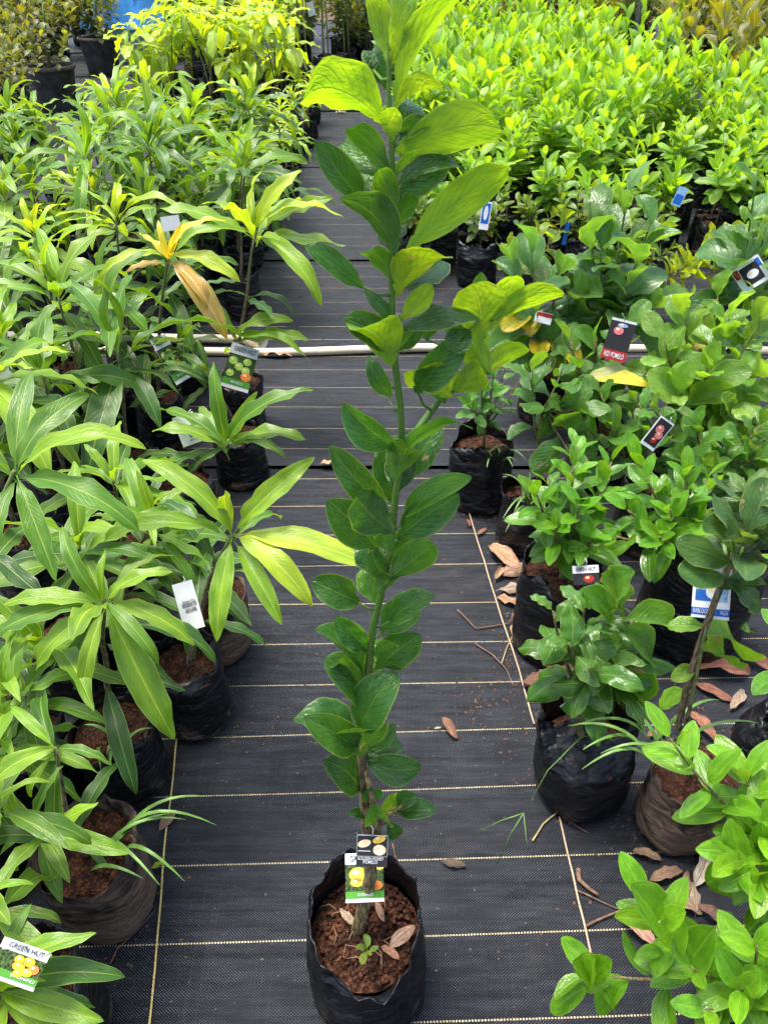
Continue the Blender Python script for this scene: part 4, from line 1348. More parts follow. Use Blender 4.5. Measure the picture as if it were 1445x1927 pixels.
# near bottom right: bright citrus
NR = bush('potted_citrus_sapling', 0.64, 0.50, 'bright green glossy citrus sapling in the near right corner of the picture', 58,
          sp((1105, 1835, 0.50), (1210, 1690, 0.54), (1300, 1820, 0.46), (1330, 1900, 0.42), (1425, 1780, 0.46), (1395, 1860, 0.43)), 'big', L_SHINY, C_SH_L, (0.13, 0.32, 0.016), 0.086, n_each=7, radius=0.006, face=0.3, el=(10, 60))
for i, (bp, tp, c) in enumerate([((1110, 1850), (1076, 1720 + 90), 0), ((1115, 1850), (1035, 1905), 0), ((1120, 1845), (1150, 1805), 1), ((1125, 1850), (1160, 1895), 0), ((1105, 1840), (1120, 1800), 1), ((1235, 1740), (1185, 1665), 0), ((1240, 1740), (1155, 1725), 1), ((1240, 1745), (1290, 1715), 1),
                                 ((1250, 1790), (1195, 1800), 0), ((1260, 1790), (1285, 1730), 1), ((1280, 1830), (1345, 1745), 0), ((1300, 1850), (1370, 1800), 0)]):
    r = random.Random(170 + i)
    put_leaf(NR[1], NR[2], P(bp[0], bp[1], .49), P(tp[0], tp[1], .48), UP * .6 + (EYE - NR[2]).normalized() * .7, L_SHINY, jit(C_SH_L if c == 0 else (0.15, 0.34, 0.018), .12, r), 'leaf', r)
N2 = bush('potted_citrus_sapling', 0.86, 0.62, 'glossy citrus sapling at the right edge with one long shoot arching over the mud-caked bag', 59,
          sp((1262, 1392, 0.70), (1440, 1560, 0.62), (1400, 1450, 0.70), (1430, 1650, 0.56), (1390, 1620, 0.58), (1440, 1720, 0.55)), 'big', L_SHINY, C_SH_L, (0.15, 0.34, 0.018), 0.088, n_each=10, radius=0.006, face=0.3, el=(10, 55), trunk=sp((1470, 1600, 0.64), (1430, 1545, 0.66)))
# mid right: larger pomelos
RP = []
RP.append(bush('potted_pomelo_sapling', 0.60, 2.62, 'pomelo sapling with broad dull-green leaves straight behind the small dark bush', 61,
          sp((1000, 480, 2.62), (965, 500, 2.55), (1050, 520, 2.6), (1010, 590, 2.5), (1080, 600, 2.55), (1040, 660, 2.45)), 'std', L_POMELO, (0.055, 0.155, 0.045), (0.07, 0.18, 0.05), 0.175, n_each=4, radius=0.009, yellow=4))
RP.append(bush('potted_pomelo_sapling', 0.80, 2.60, 'taller pomelo sapling with blue-green leaves behind the red pomelo tag', 62,
          sp((1110, 380, 2.65), (1180, 370, 2.7), (1220, 430, 2.6), (1130, 470, 2.55), (1180, 540, 2.5), (1100, 560, 2.55), (1230, 570, 2.5)), 'std', L_POMELO, (0.06, 0.165, 0.045), (0.09, 0.215, 0.05), 0.175, n_each=5, radius=0.012))
RP.append(bush('potted_pomelo_sapling', 0.98, 2.12, 'bushy pomelo sapling with matt pale green leaves at the right edge, before the pipe', 63,
          sp((1290, 600, 2.15), (1370, 600, 2.15), (1420, 620, 2.1), (1250, 640, 2.05), (1330, 690, 2.0), (1420, 700, 2.0), (1280, 740, 1.95), (1380, 770, 1.9), (1440, 800, 1.9)), 'big', L_POMELO, C_POM_M, (0.17, 0.33, 0.05), 0.130, n_each=7, radius=0.010, yellow=2))
RP.append(bush('potted_pomelo_sapling', 1.32, 2.66, 'pomelo sapling cut by the right edge with tall glaucous shoots', 64,
          sp((1425, 320, 2.7), (1440, 430, 2.6), (1400, 480, 2.6), (1450, 520, 2.5)), 'std', L_POMELO, (0.06, 0.165, 0.045), (0.09, 0.215, 0.05), 0.17, n_each=6, radius=0.010))
RP.append(bush('potted_pomelo_sapling', 0.97, 1.80, 'small round-leaved pomelo bush under the pale green one at right', 65,
          sp((1240, 780, 1.8), (1310, 800, 1.78), (1370, 840, 1.74), (1280, 860, 1.7), (1420, 860, 1.74), (1340, 880, 1.66), (1200, 760, 1.85), (1430, 800, 1.8)), 'std', L_POMELO, C_POM, C_POM_M, 0.088, n_each=8, radius=0.009))
RP.append(bush('potted_pomelo_sapling', 0.72, 2.18, 'pomelo sapling with a thick brown trunk and a leaf coloured pale like a lit underside', 66,
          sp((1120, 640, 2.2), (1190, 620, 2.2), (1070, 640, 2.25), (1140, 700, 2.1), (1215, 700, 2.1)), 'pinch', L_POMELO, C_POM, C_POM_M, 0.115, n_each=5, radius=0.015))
put_leaf(RP[-1][1], RP[-1][2], P(1222, 730, 2.02), P(1106, 716, 2.0), UP + Vector((0, 0.3, 0)), L_POMELO, (0.46, 0.47, 0.24), 'leaf', sx=0.7)  # lit underside put into this leaf's pale colour
RP.append(bush('potted_citrus_sapling', 1.10, 3.45, 'yellowing pale citrus sapling in the gap beyond the pipe at right', 67,
          sp((1330, 470, 3.4), (1370, 440, 3.5), (1300, 500, 3.4), (1390, 500, 3.35)), 'thin', L_POMELO, (0.25, 0.36, 0.03), (0.30, 0.42, 0.03), 0.12, n_each=6, radius=0.006))
RP.append(bush('potted_citrus_sapling', 0.92, 3.55, 'narrow-leaved dark seedling with red soil between pomelos and the pale block', 68,
          sp((1220, 480, 3.55), (1260, 470, 3.5), (1240, 520, 3.45)), 'thin', L_DROOP, (0.05, 0.10, 0.03), (0.08, 0.14, 0.03), 0.07, n_each=14, radius=0.004))

for k, (x, y, ap, L_, lo_, hi_, lab) in enumerate([
    (1.22, 1.75, [(1420, 880, 1.75), (1460, 820, 1.8), (1390, 940, 1.7), (1450, 960, 1.66), (1360, 900, 1.78)], 0.085, C_POM, C_POM_L, 'round-leaved citrus filling the right edge behind the leaning trunk'),
    (1.12, 2.45, [(1350, 560, 2.45), (1290, 590, 2.4), (1420, 560, 2.5), (1330, 630, 2.35), (1400, 640, 2.35), (1440, 590, 2.4)], 0.11, C_POM_M, C_POM_L, 'pale pomelo sapling just before the pipe, behind the bushy one at right'),
    (0.78, 1.83, [(1130, 740, 1.85), (1190, 760, 1.85), (1150, 800, 1.8), (1210, 820, 1.78), (1110, 810, 1.8)], 0.085, C_POM, C_POM_M, 'small pomelo with dark round leaves between the thick trunk and the wet bushes'),
    (0.98, 3.60, [(1180, 420, 3.6), (1250, 430, 3.6), (1130, 450, 3.55), (1210, 470, 3.5)], 0.12, C_POM_M, C_POM_L, 'pomelo sapling just beyond the pipe in front of the pale block'),
    (1.55, 3.30, [(1440, 380, 3.3), (1400, 420, 3.3), (1460, 450, 3.2)], 0.13, C_POM_M, C_POM_L, 'pomelo sapling beyond the pipe at the right edge'),
    (0.66, 3.62, [(1010, 440, 3.6), (1060, 420, 3.6), (960, 470, 3.5)], 0.10, (0.10, 0.20, 0.02), (0.20, 0.32, 0.02), 'pale small citrus standing before the block left of the blue-green pomelo')]):
    RP.append(bush('potted_pomelo_sapling', x, y, lab, 240 + k, sp(*ap), 'std', L_POMELO, lo_, hi_, L_, n_each=6, radius=0.008, yellow=1))

# ---------------------------------------------------------------- the dense block of young citrus behind
CB_LO, CB_HI = (0.095, 0.235, 0.018), (0.215, 0.410, 0.026)
CB_D = (0.055, 0.13, 0.02)


def crown_mesh(seed, lib_shape, shoots, n_each, L, lo, hi, h0, h1, spread, nu=4, half=1, wid=0.42, droop=0.0, var=0.22, t0=0.2):
    """joined leaves of one distant plant (too small to pick apart), tinted leaf by leaf"""
    r = random.Random(seed)
    V, Fc, U, Cc = [], [], [], []
    mb = MB()
    for s in range(shoots):
        a = r.uniform(0, 6.28)
        q = r.uniform(0.25, 1.0) * spread
        top = Vector((math.cos(a) * q, math.sin(a) * q, r.uniform(h0, h1)))
        root = Vector((0, 0, h0 * 0.25))
        pts = bez(root, Vector((top.x * 0.8, top.y * 0.8, root.z + (top.z - root.z) * 0.45)), top, 6)
        az = r.uniform(0, 6.28)
        for i in range(n_each):
            f = i / max(1, n_each - 1)
            qq = (t0 + (1 - t0) * f) * 6
            k = min(5, int(qq))
            p = pts[k].lerp(pts[k + 1], qq - k)
            ax = (pts[k + 1] - pts[k]).normalized()
            az += GOLD
            el = RAD(8 + 52 * f ** 1.4 + r.uniform(-15, 15)) - droop
            e1 = (Vector((1, 0, 0)) - ax * ax.x).normalized()
            e2 = ax.cross(e1)
            out = e1 * math.cos(az) + e2 * math.sin(az)
            d = (out * math.cos(el) + ax * math.sin(el)).normalized()
            l = L * r.uniform(0.75, 1.2)
            nrm = ax * math.cos(el) - out * math.sin(el) + UP * 0.4 + Vector((r.uniform(-.4, .4), r.uniform(-.4, .4), 0))
            M = frame(p, p + d * l, nrm)
            c = jit(lerp3(lo, hi, f), var, r)
            b0 = len(V)
            fold = r.uniform(0.1, 0.45)
            prof = [0.06, 0.62, 1.0, 0.72, 0.02] if nu == 4 else [0.06, 0.8, 0.85, 0.02]
            for ii in range(nu + 1):
                t = ii / nu
                hw = 0.5 * wid * prof[ii]
                z = (0.10 + droop * 0.14) * math.sin(math.pi * t)
                for v in (-1, 0, 1):
                    V.append(M @ Vector((v * hw * math.cos(fold), t, z + abs(v) * hw * math.sin(fold))))
                    U.append((t, 0.5 + v * 0.5))
                    Cc += [c[0], c[1], c[2], 1.0]
            for ii in range(nu):
                for j in range(2):
                    x = b0 + ii * 3 + j
                    Fc.append((x, x + 1, x + 4, x + 3))
    me = mesh('foliage', V, Fc, M_FAR, True, U)
    ca = me.color_attributes.new('tint', 'FLOAT_COLOR', 'POINT')
    ca.data.foreach_set('color', Cc)
    return me


CROWNS = [crown_mesh(1000 + i, None, 6 + i % 3, 15, 0.112, CB_LO, CB_HI, 0.46, 0.70, 0.17, wid=0.48) for i in range(8)]
CROWNS += [crown_mesh(1050 + i, None, 7, 14, 0.105, (0.05, 0.14, 0.016), (0.15, 0.32, 0.02), 0.45, 0.72, 0.17, wid=0.48) for i in range(3)]
CROWNS_D = [crown_mesh(1100 + i, None, 5, 12, 0.085, CB_D, (0.10, 0.19, 0.025), 0.24, 0.36, 0.13) for i in range(4)]
g = random.Random(21)
block = []
row = 0
y = 4.02
while y < 10.4:
    x = 0.20 + (0.13 if row % 2 else 0.0)
    while True:
        if x > 0.52 * (y + 0.6) + 0.25: break
        xx, yy = x + g.uniform(-.08, .08), y + g.uniform(-.08, .08)
        if g.random() > 0.07 and not (xx > 2.15 and yy > 6.9) and not (xx > 2.35 + 0 * yy and yy > 6.2): block.append((row, xx, yy))
        x += 0.285
    y += 0.285
    row += 1
BGL = 'young citrus in the dense pale green block'
for i, (row, x, y) in enumerate(block):
    r = random.Random(3000 + i)
    front = row == 0
    if front:
        lab = 'dark yellow-spotted citrus bush in the front row of the block, %s from the aisle' % ORD[min(15, len([1 for b in block if b[0] == 0 and b[1] < x]))]
        bush('potted_citrus_sapling', x, y, lab, 4000 + i, [Vector((x + r.uniform(-.14, .14), y + r.uniform(-.14, .10), r.uniform(0.33, 0.50))) for _ in range(5)], 'pinch' if r.random() < .5 else 'std', L_CITRUS, (0.06, 0.13, 0.02), (0.12, 0.21, 0.022), 0.075, n_each=9, radius=0.005,
             group='dark citrus bushes in the front row of the block', mat=M_STEM_S, yellow=3, face=0.1)
    elif row <= 3:
        k = len([1 for b in block if b[0] == row and b[1] < x])
        lab = 'pale green young citrus in the %s row of the block, %s from the aisle' % (ORD[row], ORD[min(15, k)])
        hi = r.uniform(0.60, 0.76) if row > 1 else r.uniform(0.50, 0.64)
        bush('potted_citrus_sapling', x, y, lab, 4000 + i, [Vector((x + r.uniform(-.14, .14), y + r.uniform(-.14, .14), hi - r.uniform(0, .14))) for _ in range(r.randint(4, 6))], 'std', L_CITRUS, CB_LO, CB_HI, r.uniform(0.098, 0.122), n_each=11, radius=0.005, group=BGL, mat=M_STEM_S, face=0.1)
    else:
        t = empty('potted_citrus_sapling', (x, y, gz(x, y)))
        k = len([1 for b_ in block if b_[0] == row and b_[1] < x])
        tag(t, 'pale green young citrus in the %s row of the block, %s from the aisle' % (ORD[row], ORD[k]), 'sapling', 'young citrus deep in the dense block')
        bm, sm, sh = bag_variant('std', i % 6)
        add('polybag', bm, t, M=Matrix.Rotation(r.uniform(0, 6.28), 4, 'Z'))
        s = r.uniform(0.78, 1.25)
        add('foliage', CROWNS[r.randrange(len(CROWNS))], t, M=Matrix.Translation((0, 0, 0.06)) @ Matrix.Rotation(r.uniform(0, 6.28), 4, 'Z') @ Matrix.Diagonal((s, s, s, 1)))['kind'] = 'stuff'

# ---------------------------------------------------------------- olive-leaved plants behind the block at far right
OLIVE = [crown_mesh(1200 + i, None, 6, 13, 0.15, (0.060, 0.085, 0.020), (0.15, 0.17, 0.025), 0.55, 0.95, 0.22, wid=0.5) for i in range(4)]
g = random.Random(31)
og = []
for (x, y) in [(2.45, 6.5), (2.9, 6.7), (3.35, 6.9), (2.5, 7.2), (3.0, 7.4), (3.5, 7.6), (4.0, 7.5), (2.6, 8.0), (3.1, 8.2), (3.7, 8.4), (4.3, 8.3), (2.9, 9.0), (3.5, 9.2), (4.2, 9.3), (4.9, 9.4), (3.3, 10.0), (4.0, 10.2), (4.8, 10.4)]:
    t = empty('potted_shrub', (x, y, gz(x, y)))
    ocount = globals().get('ocount', -1) + 1
    orow = [0, 0, 0, 1, 1, 1, 1, 2, 2, 2, 2, 3, 3, 3, 3, 4, 4, 4][ocount]
    ocol = [0, 1, 2, 0, 1, 2, 3, 0, 1, 2, 3, 0, 1, 2, 3, 0, 1, 2][ocount]
    tag(t, 'olive-green shrub behind the pale block at far right, %s row, %s from its left' % (ORD[orow], ORD[ocol]), 'shrub', 'olive-leaved shrubs behind the pale block')
    add('polybag', bag_variant('big', g.randrange(6))[0], t)
    s = g.uniform(0.95, 1.2)
    add('foliage', OLIVE[g.randrange(4)], t, M=Matrix.Translation((0, 0, 0.05)) @ Matrix.Rotation(g.uniform(0, 6), 4, 'Z') @ Matrix.Diagonal((s, s, s, 1)))['kind'] = 'stuff'

# ---------------------------------------------------------------- pale drooping-leaf saplings beyond the mangoes
DG = 'pale drooping-leaf saplings in small bags beyond the mangoes'
g = random.Random(41)
C_DR_LO, C_DR_HI = (0.20, 0.34, 0.022), (0.38, 0.52, 0.035)
dcount = 0
for j in range(5):
    for i in range(5):
        x = -2.22 + i * 0.30 + g.uniform(-.06, .06)
        y = 8.05 + j * 0.48 + g.uniform(-.08, .08)
        r = random.Random(5000 + j * 10 + i)
        t = empty('potted_sapling', (x, y, gz(x, y)))
        front = j < 2
        lab = ('pale sapling with hanging wavy leaves, %s from left in the %s row' % (ORD[i], ORD[j])) if front else 'pale sapling with hanging wavy leaves, %s from left in the %s row' % (ORD[i], ORD[j])
        tag(t, lab, 'sapling', DG if front else 'pale drooping saplings in the back rows')
        add('polybag', bag_variant('thin', r.randrange(6))[0], t, M=Matrix.Diagonal((0.9, 0.9, 1.1, 1)))
        o = Vector(t.location)
        h = r.uniform(0.72, 0.92) + 0.03 * j
        lines, tops = [], []
        for s in range(r.randint(2, 3)):
            top = Vector((x + r.uniform(-.16, .16), y + r.uniform(-.14, .1), h - s * r.uniform(0.06, 0.2)))
            lines.append((bez(Vector((x, y, 0.17)), Vector((x, y, 0.45)), top, 6), 0.008, 0.004))
            tops.append(top)
        if front:
            st = stem_obj(t, o, lines, M_STEM_S, 6)
            for top in tops: whorl(st, o, top, 9, 0.27, C_DR_HI, C_DR_LO, r, L_DROOP, el_hi=25, el_lo=-60)
        else:
            st = stem_obj(t, o, lines, M_STEM_S, 6)
            for top in tops: whorl(st, o, top, 6, 0.27, C_DR_HI, C_DR_LO, r, L_DROOP, el_hi=30, el_lo=-55)

# ---------------------------------------------------------------- shrubs in big nursery pots and bags at the far left


def pot_mesh(rt, rb, h):
    mb = MB()
    mb.lathe([(0.0, 0.002), (rb, 0.002), (rb + 0.004, 0.02), (rb + (rt - rb) * 0.55, h * 0.55), (rt * 0.985, h * 0.90), (rt * 0.985, h * 0.905), (rt * 1.0, h * 0.91), (rt * 0.97, h * 0.91), (rt * 0.93, h * 0.80)], 36)
    return mb.mesh('pot_wall', M_POT)


def rim_mesh(rt, h):
    mb = MB()
    mb.lathe([(rt * 0.99, h * 0.905), (rt * 1.05, h * 0.91), (rt * 1.06, h * 0.95), (rt * 1.05, h * 1.0), (rt * 1.0, h * 1.005), (rt * 0.96, h * 0.99), (rt * 0.96, h * 0.90)], 36)
    return mb.mesh('rim', M_POTRIM)


SHRUB = [crown_mesh(1300 + i, None, 30, 16, 0.085, (0.050, 0.075, 0.02), (0.17, 0.20, 0.03), 0.35, 1.15, 0.48, wid=0.62, var=0.35, t0=0.25) for i in range(4)]
PW, PR = pot_mesh(0.235, 0.185, 0.40), rim_mesh(0.235, 0.40)
for (px, py, sc_, lab) in [(112, 212, 1.0, 'shrub with small olive and yellow leaves in the nearer large round nursery pot'), (198, 140, 0.98, 'shrub in the farther large nursery pot beside the blue sheet'),
                           (70, 190, 0.95, 'shrub in a large pot half hidden behind the nearer round pot'), (20, 150, 1.0, 'shrub in a large pot at the far left edge behind the others')]:
    p = G(px, py)
    t = empty('potted_shrub', (p.x, p.y, gz(p.x, p.y)))
    tag(t, lab, 'shrub', 'shrubs in large nursery pots')
    S = Matrix.Diagonal((sc_, sc_, sc_, 1))
    w_ = add('nursery_pot', PW, t, M=S)
    add('rim', PR, w_)
    add('soil', soil_mesh(0.215, int(px)), t, loc=(0, 0, 0.335 * sc_))
    stem_obj(t, Vector(t.location), [(wobble([Vector(t.location) + Vector((0.02 * q, 0, 0.33 + 0.14 * q)) for q in range(5)], 0.02, px), 0.02, 0.008)], M_STEM_S)
    add('foliage', SHRUB[int(px) % 4], t, M=Matrix.Translation((0, 0, 0.22)) @ Matrix.Rotation(px, 4, 'Z') @ Matrix.Diagonal((1.1, 1.1, 1.0, 1)))['kind'] = 'stuff'
for (px, py, s, lab, seed) in [(40, 266, 1.0, 'tall wrinkled black bag with a spotted leafy shrub before the nursery pots', 3), (8, 322, 0.78, 'black bag with folded mouth at the left edge before the tall bag', 4)]:
    p = G(px, py)
    t, o, sh = potted('potted_shrub', p.x, p.y, lab, 'shrub', 'bagged shrubs at far left', 'huge', random.Random(seed), scale=s, lean=-0.08)
    stem_obj(t, o, [([o + Vector((0, 0, 0.3)), o + Vector((0.02, 0, 0.6)), o + Vector((-0.03, 0, 0.85))], 0.012, 0.006)], M_STEM_S)
    add('foliage', SHRUB[seed % 4], t, M=Matrix.Translation((0, 0, 0.12)) @ Matrix.Rotation(seed, 4, 'Z') @ Matrix.Diagonal((0.9, 0.9, 0.85, 1)))['kind'] = 'stuff'
# blue sheet over a pale metal tank behind
p = G(245, 118)
t = empty('covered_tank', (p.x, p.y, gz(p.x, p.y)))
tag(t, 'pale metal tank under a blue plastic sheet behind the nursery pots', 'tank')
mb = MB()
mb.box((0, 0.3, 0.18), 1.0, 0.6, 0.36)
add('tank_body', mb.mesh('tank_body', M_TANK, False), t)
V, Fc = [], []
for j in range(13):
    for i in range(17):
        u_, v_ = i / 16 - 0.5, j / 12
        zz = 0.98 - 0.60 * max(0, (0.3 - v_)) / 0.3 + 0.05 * noise.noise(Vector((u_ * 5, v_ * 5, 1)))
        V.append((u_ * 1.12 + 0.04 * noise.noise(Vector((u_ * 6, v_ * 6, 9))), -0.03 + v_ * 0.7 - 0.05 * noise.noise(Vector((u_ * 8, v_ * 3, 4))), zz))
for j in range(12):
    for i in range(16):
        a = j * 17 + i
        Fc.append((a, a + 1, a + 18, a + 17))
add('blue_sheet', mesh('blue_sheet', V, Fc, M_BLUETARP), t)

# ---------------------------------------------------------------- staked plants at the far end of the aisle
g = random.Random(51)
for k, (px, py, h, lab) in enumerate([(572, 180, 0.95, 'bare-stemmed staked plant in a shiny black bag at the left of the aisle end'), (612, 160, 1.0, 'staked plant in a tall black bag at the aisle end'),
                                      (650, 150, 0.85, 'broad-leaved citrus in a black bag facing down the aisle'), (540, 165, 0.8, 'thin plant with hanging leaves left of the staked plants'), (690, 140, 0.9, 'leafy sapling at the aisle end beside the pale block')]):
    p = G(px, py)
    t, o, sh = potted('staked_plant', p.x, p.y, lab, 'sapling', 'plants at the far end of the aisle', 'huge', random.Random(60 + k), scale=0.72)
    r = random.Random(80 + k)
    b = o + Vector((0, 0, sh))
    top = o + Vector((r.uniform(-.05, .05), 0, h + 0.35))
    st = stem_obj(t, o, [(wobble(bez(b, b.lerp(top, .5), top, 7), .02, k), 0.012, 0.006)], M_STEM_S)
    mb = MB()
    mb.tube([Vector((0.05, 0.02, sh - 0.02)), Vector((0.03, 0.02, h + 0.3))], 0.009, 7)
    add('stake', mb.mesh('stake', M_CANE), t)
    lib = L_POMELO if k == 2 else L_CITRUS
    shoot_leaves(st, o, [b.lerp(top, q / 6) + Vector((r.uniform(-.03, .03), 0, 0)) for q in range(2, 7)], 22, 0.17 if k == 2 else 0.13, lib, (0.07, 0.15, 0.02), (0.16, 0.28, 0.02), r, 0.1, -10, 50)

# ---------------------------------------------------------------- plants farther back that close the view
BACKC = [crown_mesh(1400 + i, None, 26, 18, 0.16, (0.035, 0.06, 0.018), lerp3((0.10, 0.17, 0.02), (0.22, 0.26, 0.03), i / 4), 0.5, 1.7, 0.62, wid=0.42, var=0.35, t0=0.15) for i in range(5)]
g = random.Random(61)
for fr_, yy in enumerate((10.9, 12.2, 13.8)):
    fk = 0
    x = -8.0
    while x < 8.0:
        xx = x + g.uniform(-.15, .15)
        x += 0.85
        if yy < 11.5 and (-3.9 < xx < -2.6): continue
        t = empty('nursery_shrub', (xx, yy + g.uniform(-.2, .2), 0))
        tag(t, 'leafy shrub closing the far view, %s from the left in the %s far row' % (ORD[fk], ORD[fr_]), 'shrub', 'shrubs in the far rows')
        fk += 1
        add('polybag', bag_variant('huge', g.randrange(6))[0], t)
        s = g.uniform(0.8, 1.15)
        add('foliage', BACKC[g.randrange(5)], t, M=Matrix.Translation((0, 0, 0.1)) @ Matrix.Rotation(g.uniform(0, 6), 4, 'Z') @ Matrix.Diagonal((s, s, s, 1)))['kind'] = 'stuff'
for (px, lab) in [(1195, 'thin galvanised pole rising behind the pale block at right')]:
    p = P(px, 60, 10.5)
    mb = MB()
    mb.tube([Vector((0, 0, 0)), Vector((0.02, 0, 2.6))], 0.03, 10)
    tag(add('steel_pole', mb.mesh('steel_pole', M_POLE), loc=(p.x, p.y, 0)), lab, 'pole')

# ================================================================ pipes and strings
PY = 3.145
mb = MB()
pts = []
for i in range(41):
    x = -3.2 + 6.4 * i / 40
    pts.append(Vector((x, PY + 0.012 * math.sin(x * 2.1) + 0.01 * math.sin(x * 5 + 1), 0.026 + 0.004 * math.sin(x * 3))))
mb.tube(pts, 0.0185, 14)
tag(add('irrigation_pipe', mb.mesh('irrigation_pipe', M_PVC)), 'long cream plastic pipe lying across the aisle on the weed mat', 'pipe')
p0, p1 = G(118, 655), G(470, 662)
sec = empty('drain_pipe', (p1.x, p1.y + 0.06, 0.03))
tag(sec, 'shorter cream pipe with white fittings and an open flared end among the mangoes', 'pipe')
q = Vector((p0.x - p1.x - 0.3, 0.05, 0.0))
mb = MB()
mb.tube([q, q * 0.5 + Vector((0, 0.004, 0)), Vector((-0.06, 0, 0.004))], 0.018, 14)
add('pipe_run', mb.mesh('pipe_run', M_PVC), sec)
mb = MB()
ax = Vector((0.85, -0.50, 0.10)).normalized()
prof = [(-0.085, 0.026), (-0.03, 0.027), (-0.026, 0.037), (0.05, 0.038), (0.05, 0.033), (0.0, 0.0325), (-0.02, 0.030)]
e1 = ax.orthogonal().normalized()
e2 = ax.cross(e1)
n = 20
c0 = Vector((0.02, -0.035, 0.018))
for (l, r_) in prof:
    for k in range(n): mb.v.append(c0 + ax * l + (e1 * math.cos(6.2832 * k / n) + e2 * math.sin(6.2832 * k / n)) * r_)
for i in range(len(prof) - 1):
    for k in range(n):
        a, b = i * n + k, i * n + (k + 1) % n
        mb.f.append((a, b, b + n, a + n))
mb.f.append(tuple((len(prof) - 1) * n + k for k in range(n)))
add('flared_end', mb.mesh('flared_end', M_PVC), sec)
mb = MB()
for (f, r_) in ((0.62, 0.024), (0.70, 0.024), (0.76, 0.022)):
    mb.tube([q * f, q * (f - 0.06)], r_, 14)
fit = add('white_coupling', mb.mesh('white_coupling', M_PVCW), sec)
vp = q * 0.66
mb = MB()
mb.tube([vp, vp + Vector((0, 0, 0.05))], 0.010, 10)
mb.box(vp + Vector((0, 0.0, 0.058)), 0.018, 0.06, 0.012)
add('valve_handle', mb.mesh('valve_handle', M_PVCW), sec)

for (pxs, mat, lab, rr) in [
    ([(282, 1960), (300, 1760), (318, 1560), (336, 1386)], M_STRING, 'yellow twine stretched along the left side of the aisle', 0.0021),
    ([(1128, 1880), (1090, 1720), (1050, 1545)], M_STRINGT, 'near length of tan twine along the right side, ending under the folded bag', 0.0022),
    ([(1003, 1372), (975, 1270), (945, 1180), (905, 1050), (879, 962)], M_STRINGT, 'far length of tan twine along the right side of the aisle', 0.0021),
    ([(45, 335), (135, 250), (195, 192), (245, 142)], M_STRINGG, 'grey twine running diagonally towards the far nursery pot', 0.0055)]:
    mb = MB()
    ps = [G(*q) for q in pxs]
    full = []
    for i in range(len(ps) - 1):
        for s in range(8):
            v = ps[i].lerp(ps[i + 1], s / 8)
            full.append(Vector((v.x, v.y, gz(v.x, v.y) + 0.004 + rr)))
    full.append(Vector((ps[-1].x, ps[-1].y, gz(ps[-1].x, ps[-1].y) + 0.004 + rr)))
    mb.tube(wobble(full, 0.003, 2), rr, 7)
    tag(add('twine', mb.mesh('twine', mat)), lab, 'twine')

# ================================================================ plant tags


def text_mesh(s, size, mat, bold=0.0, extr=0.0003):
    cu = bpy.data.curves.new('lettering', 'FONT')
    cu.body = s
    cu.size = size
    cu.align_x = 'CENTER'
    cu.align_y = 'CENTER'
    cu.offset = bold * 0.25
    cu.extrude = extr
    o = bpy.data.objects.new('lettering', cu)
    col.objects.link(o)
    dg = bpy.context.evaluated_depsgraph_get()
    me = bpy.data.meshes.new_from_object(o.evaluated_get(dg))
    bpy.data.objects.remove(o)
    me.name = 'lettering'
    me.materials.clear()
    me.materials.append(mat)
    return me


def card(w_, h_, th=0.0012, bend=0.0, cut=0.0, n=6):
    V, Fc = [], []
    for s in (0, 1):
        for j in range(2):
            for i in range(n + 1):
                x = (i / n - 0.5) * w_
                y = (j - 0.5) * h_
                V.append((x, y, bend * (1 - (2 * i / n - 1) ** 2) + (0 if s else -th)))
    m = 2 * (n + 1)
    for i in range(n):
        Fc.append((m + i, m + i + 1, m + i + n + 2, m + i + n + 1))
        Fc.append((i + 1, i, i + n + 1, i + n + 2))
        Fc.append((i, i + 1, m + i + 1, m + i))
        Fc.append((i + n + 2, i + n + 1, m + i + n + 1, m + i + n + 2))
    Fc.append((0, m, m + n + 1, n + 1))
    Fc.append((n, 2 * n + 1, m + 2 * n + 1, m + n))
    return V, Fc


def ellipse(cx, cy, rx, ry, z, n=14, rot=0.0):
    c, s = math.cos(rot), math.sin(rot)
    return [(cx + rx * math.cos(6.2832 * k / n) * c - ry * math.sin(6.2832 * k / n) * s, cy + rx * math.cos(6.2832 * k / n) * s + ry * math.sin(6.2832 * k / n) * c, z) for k in range(n)]


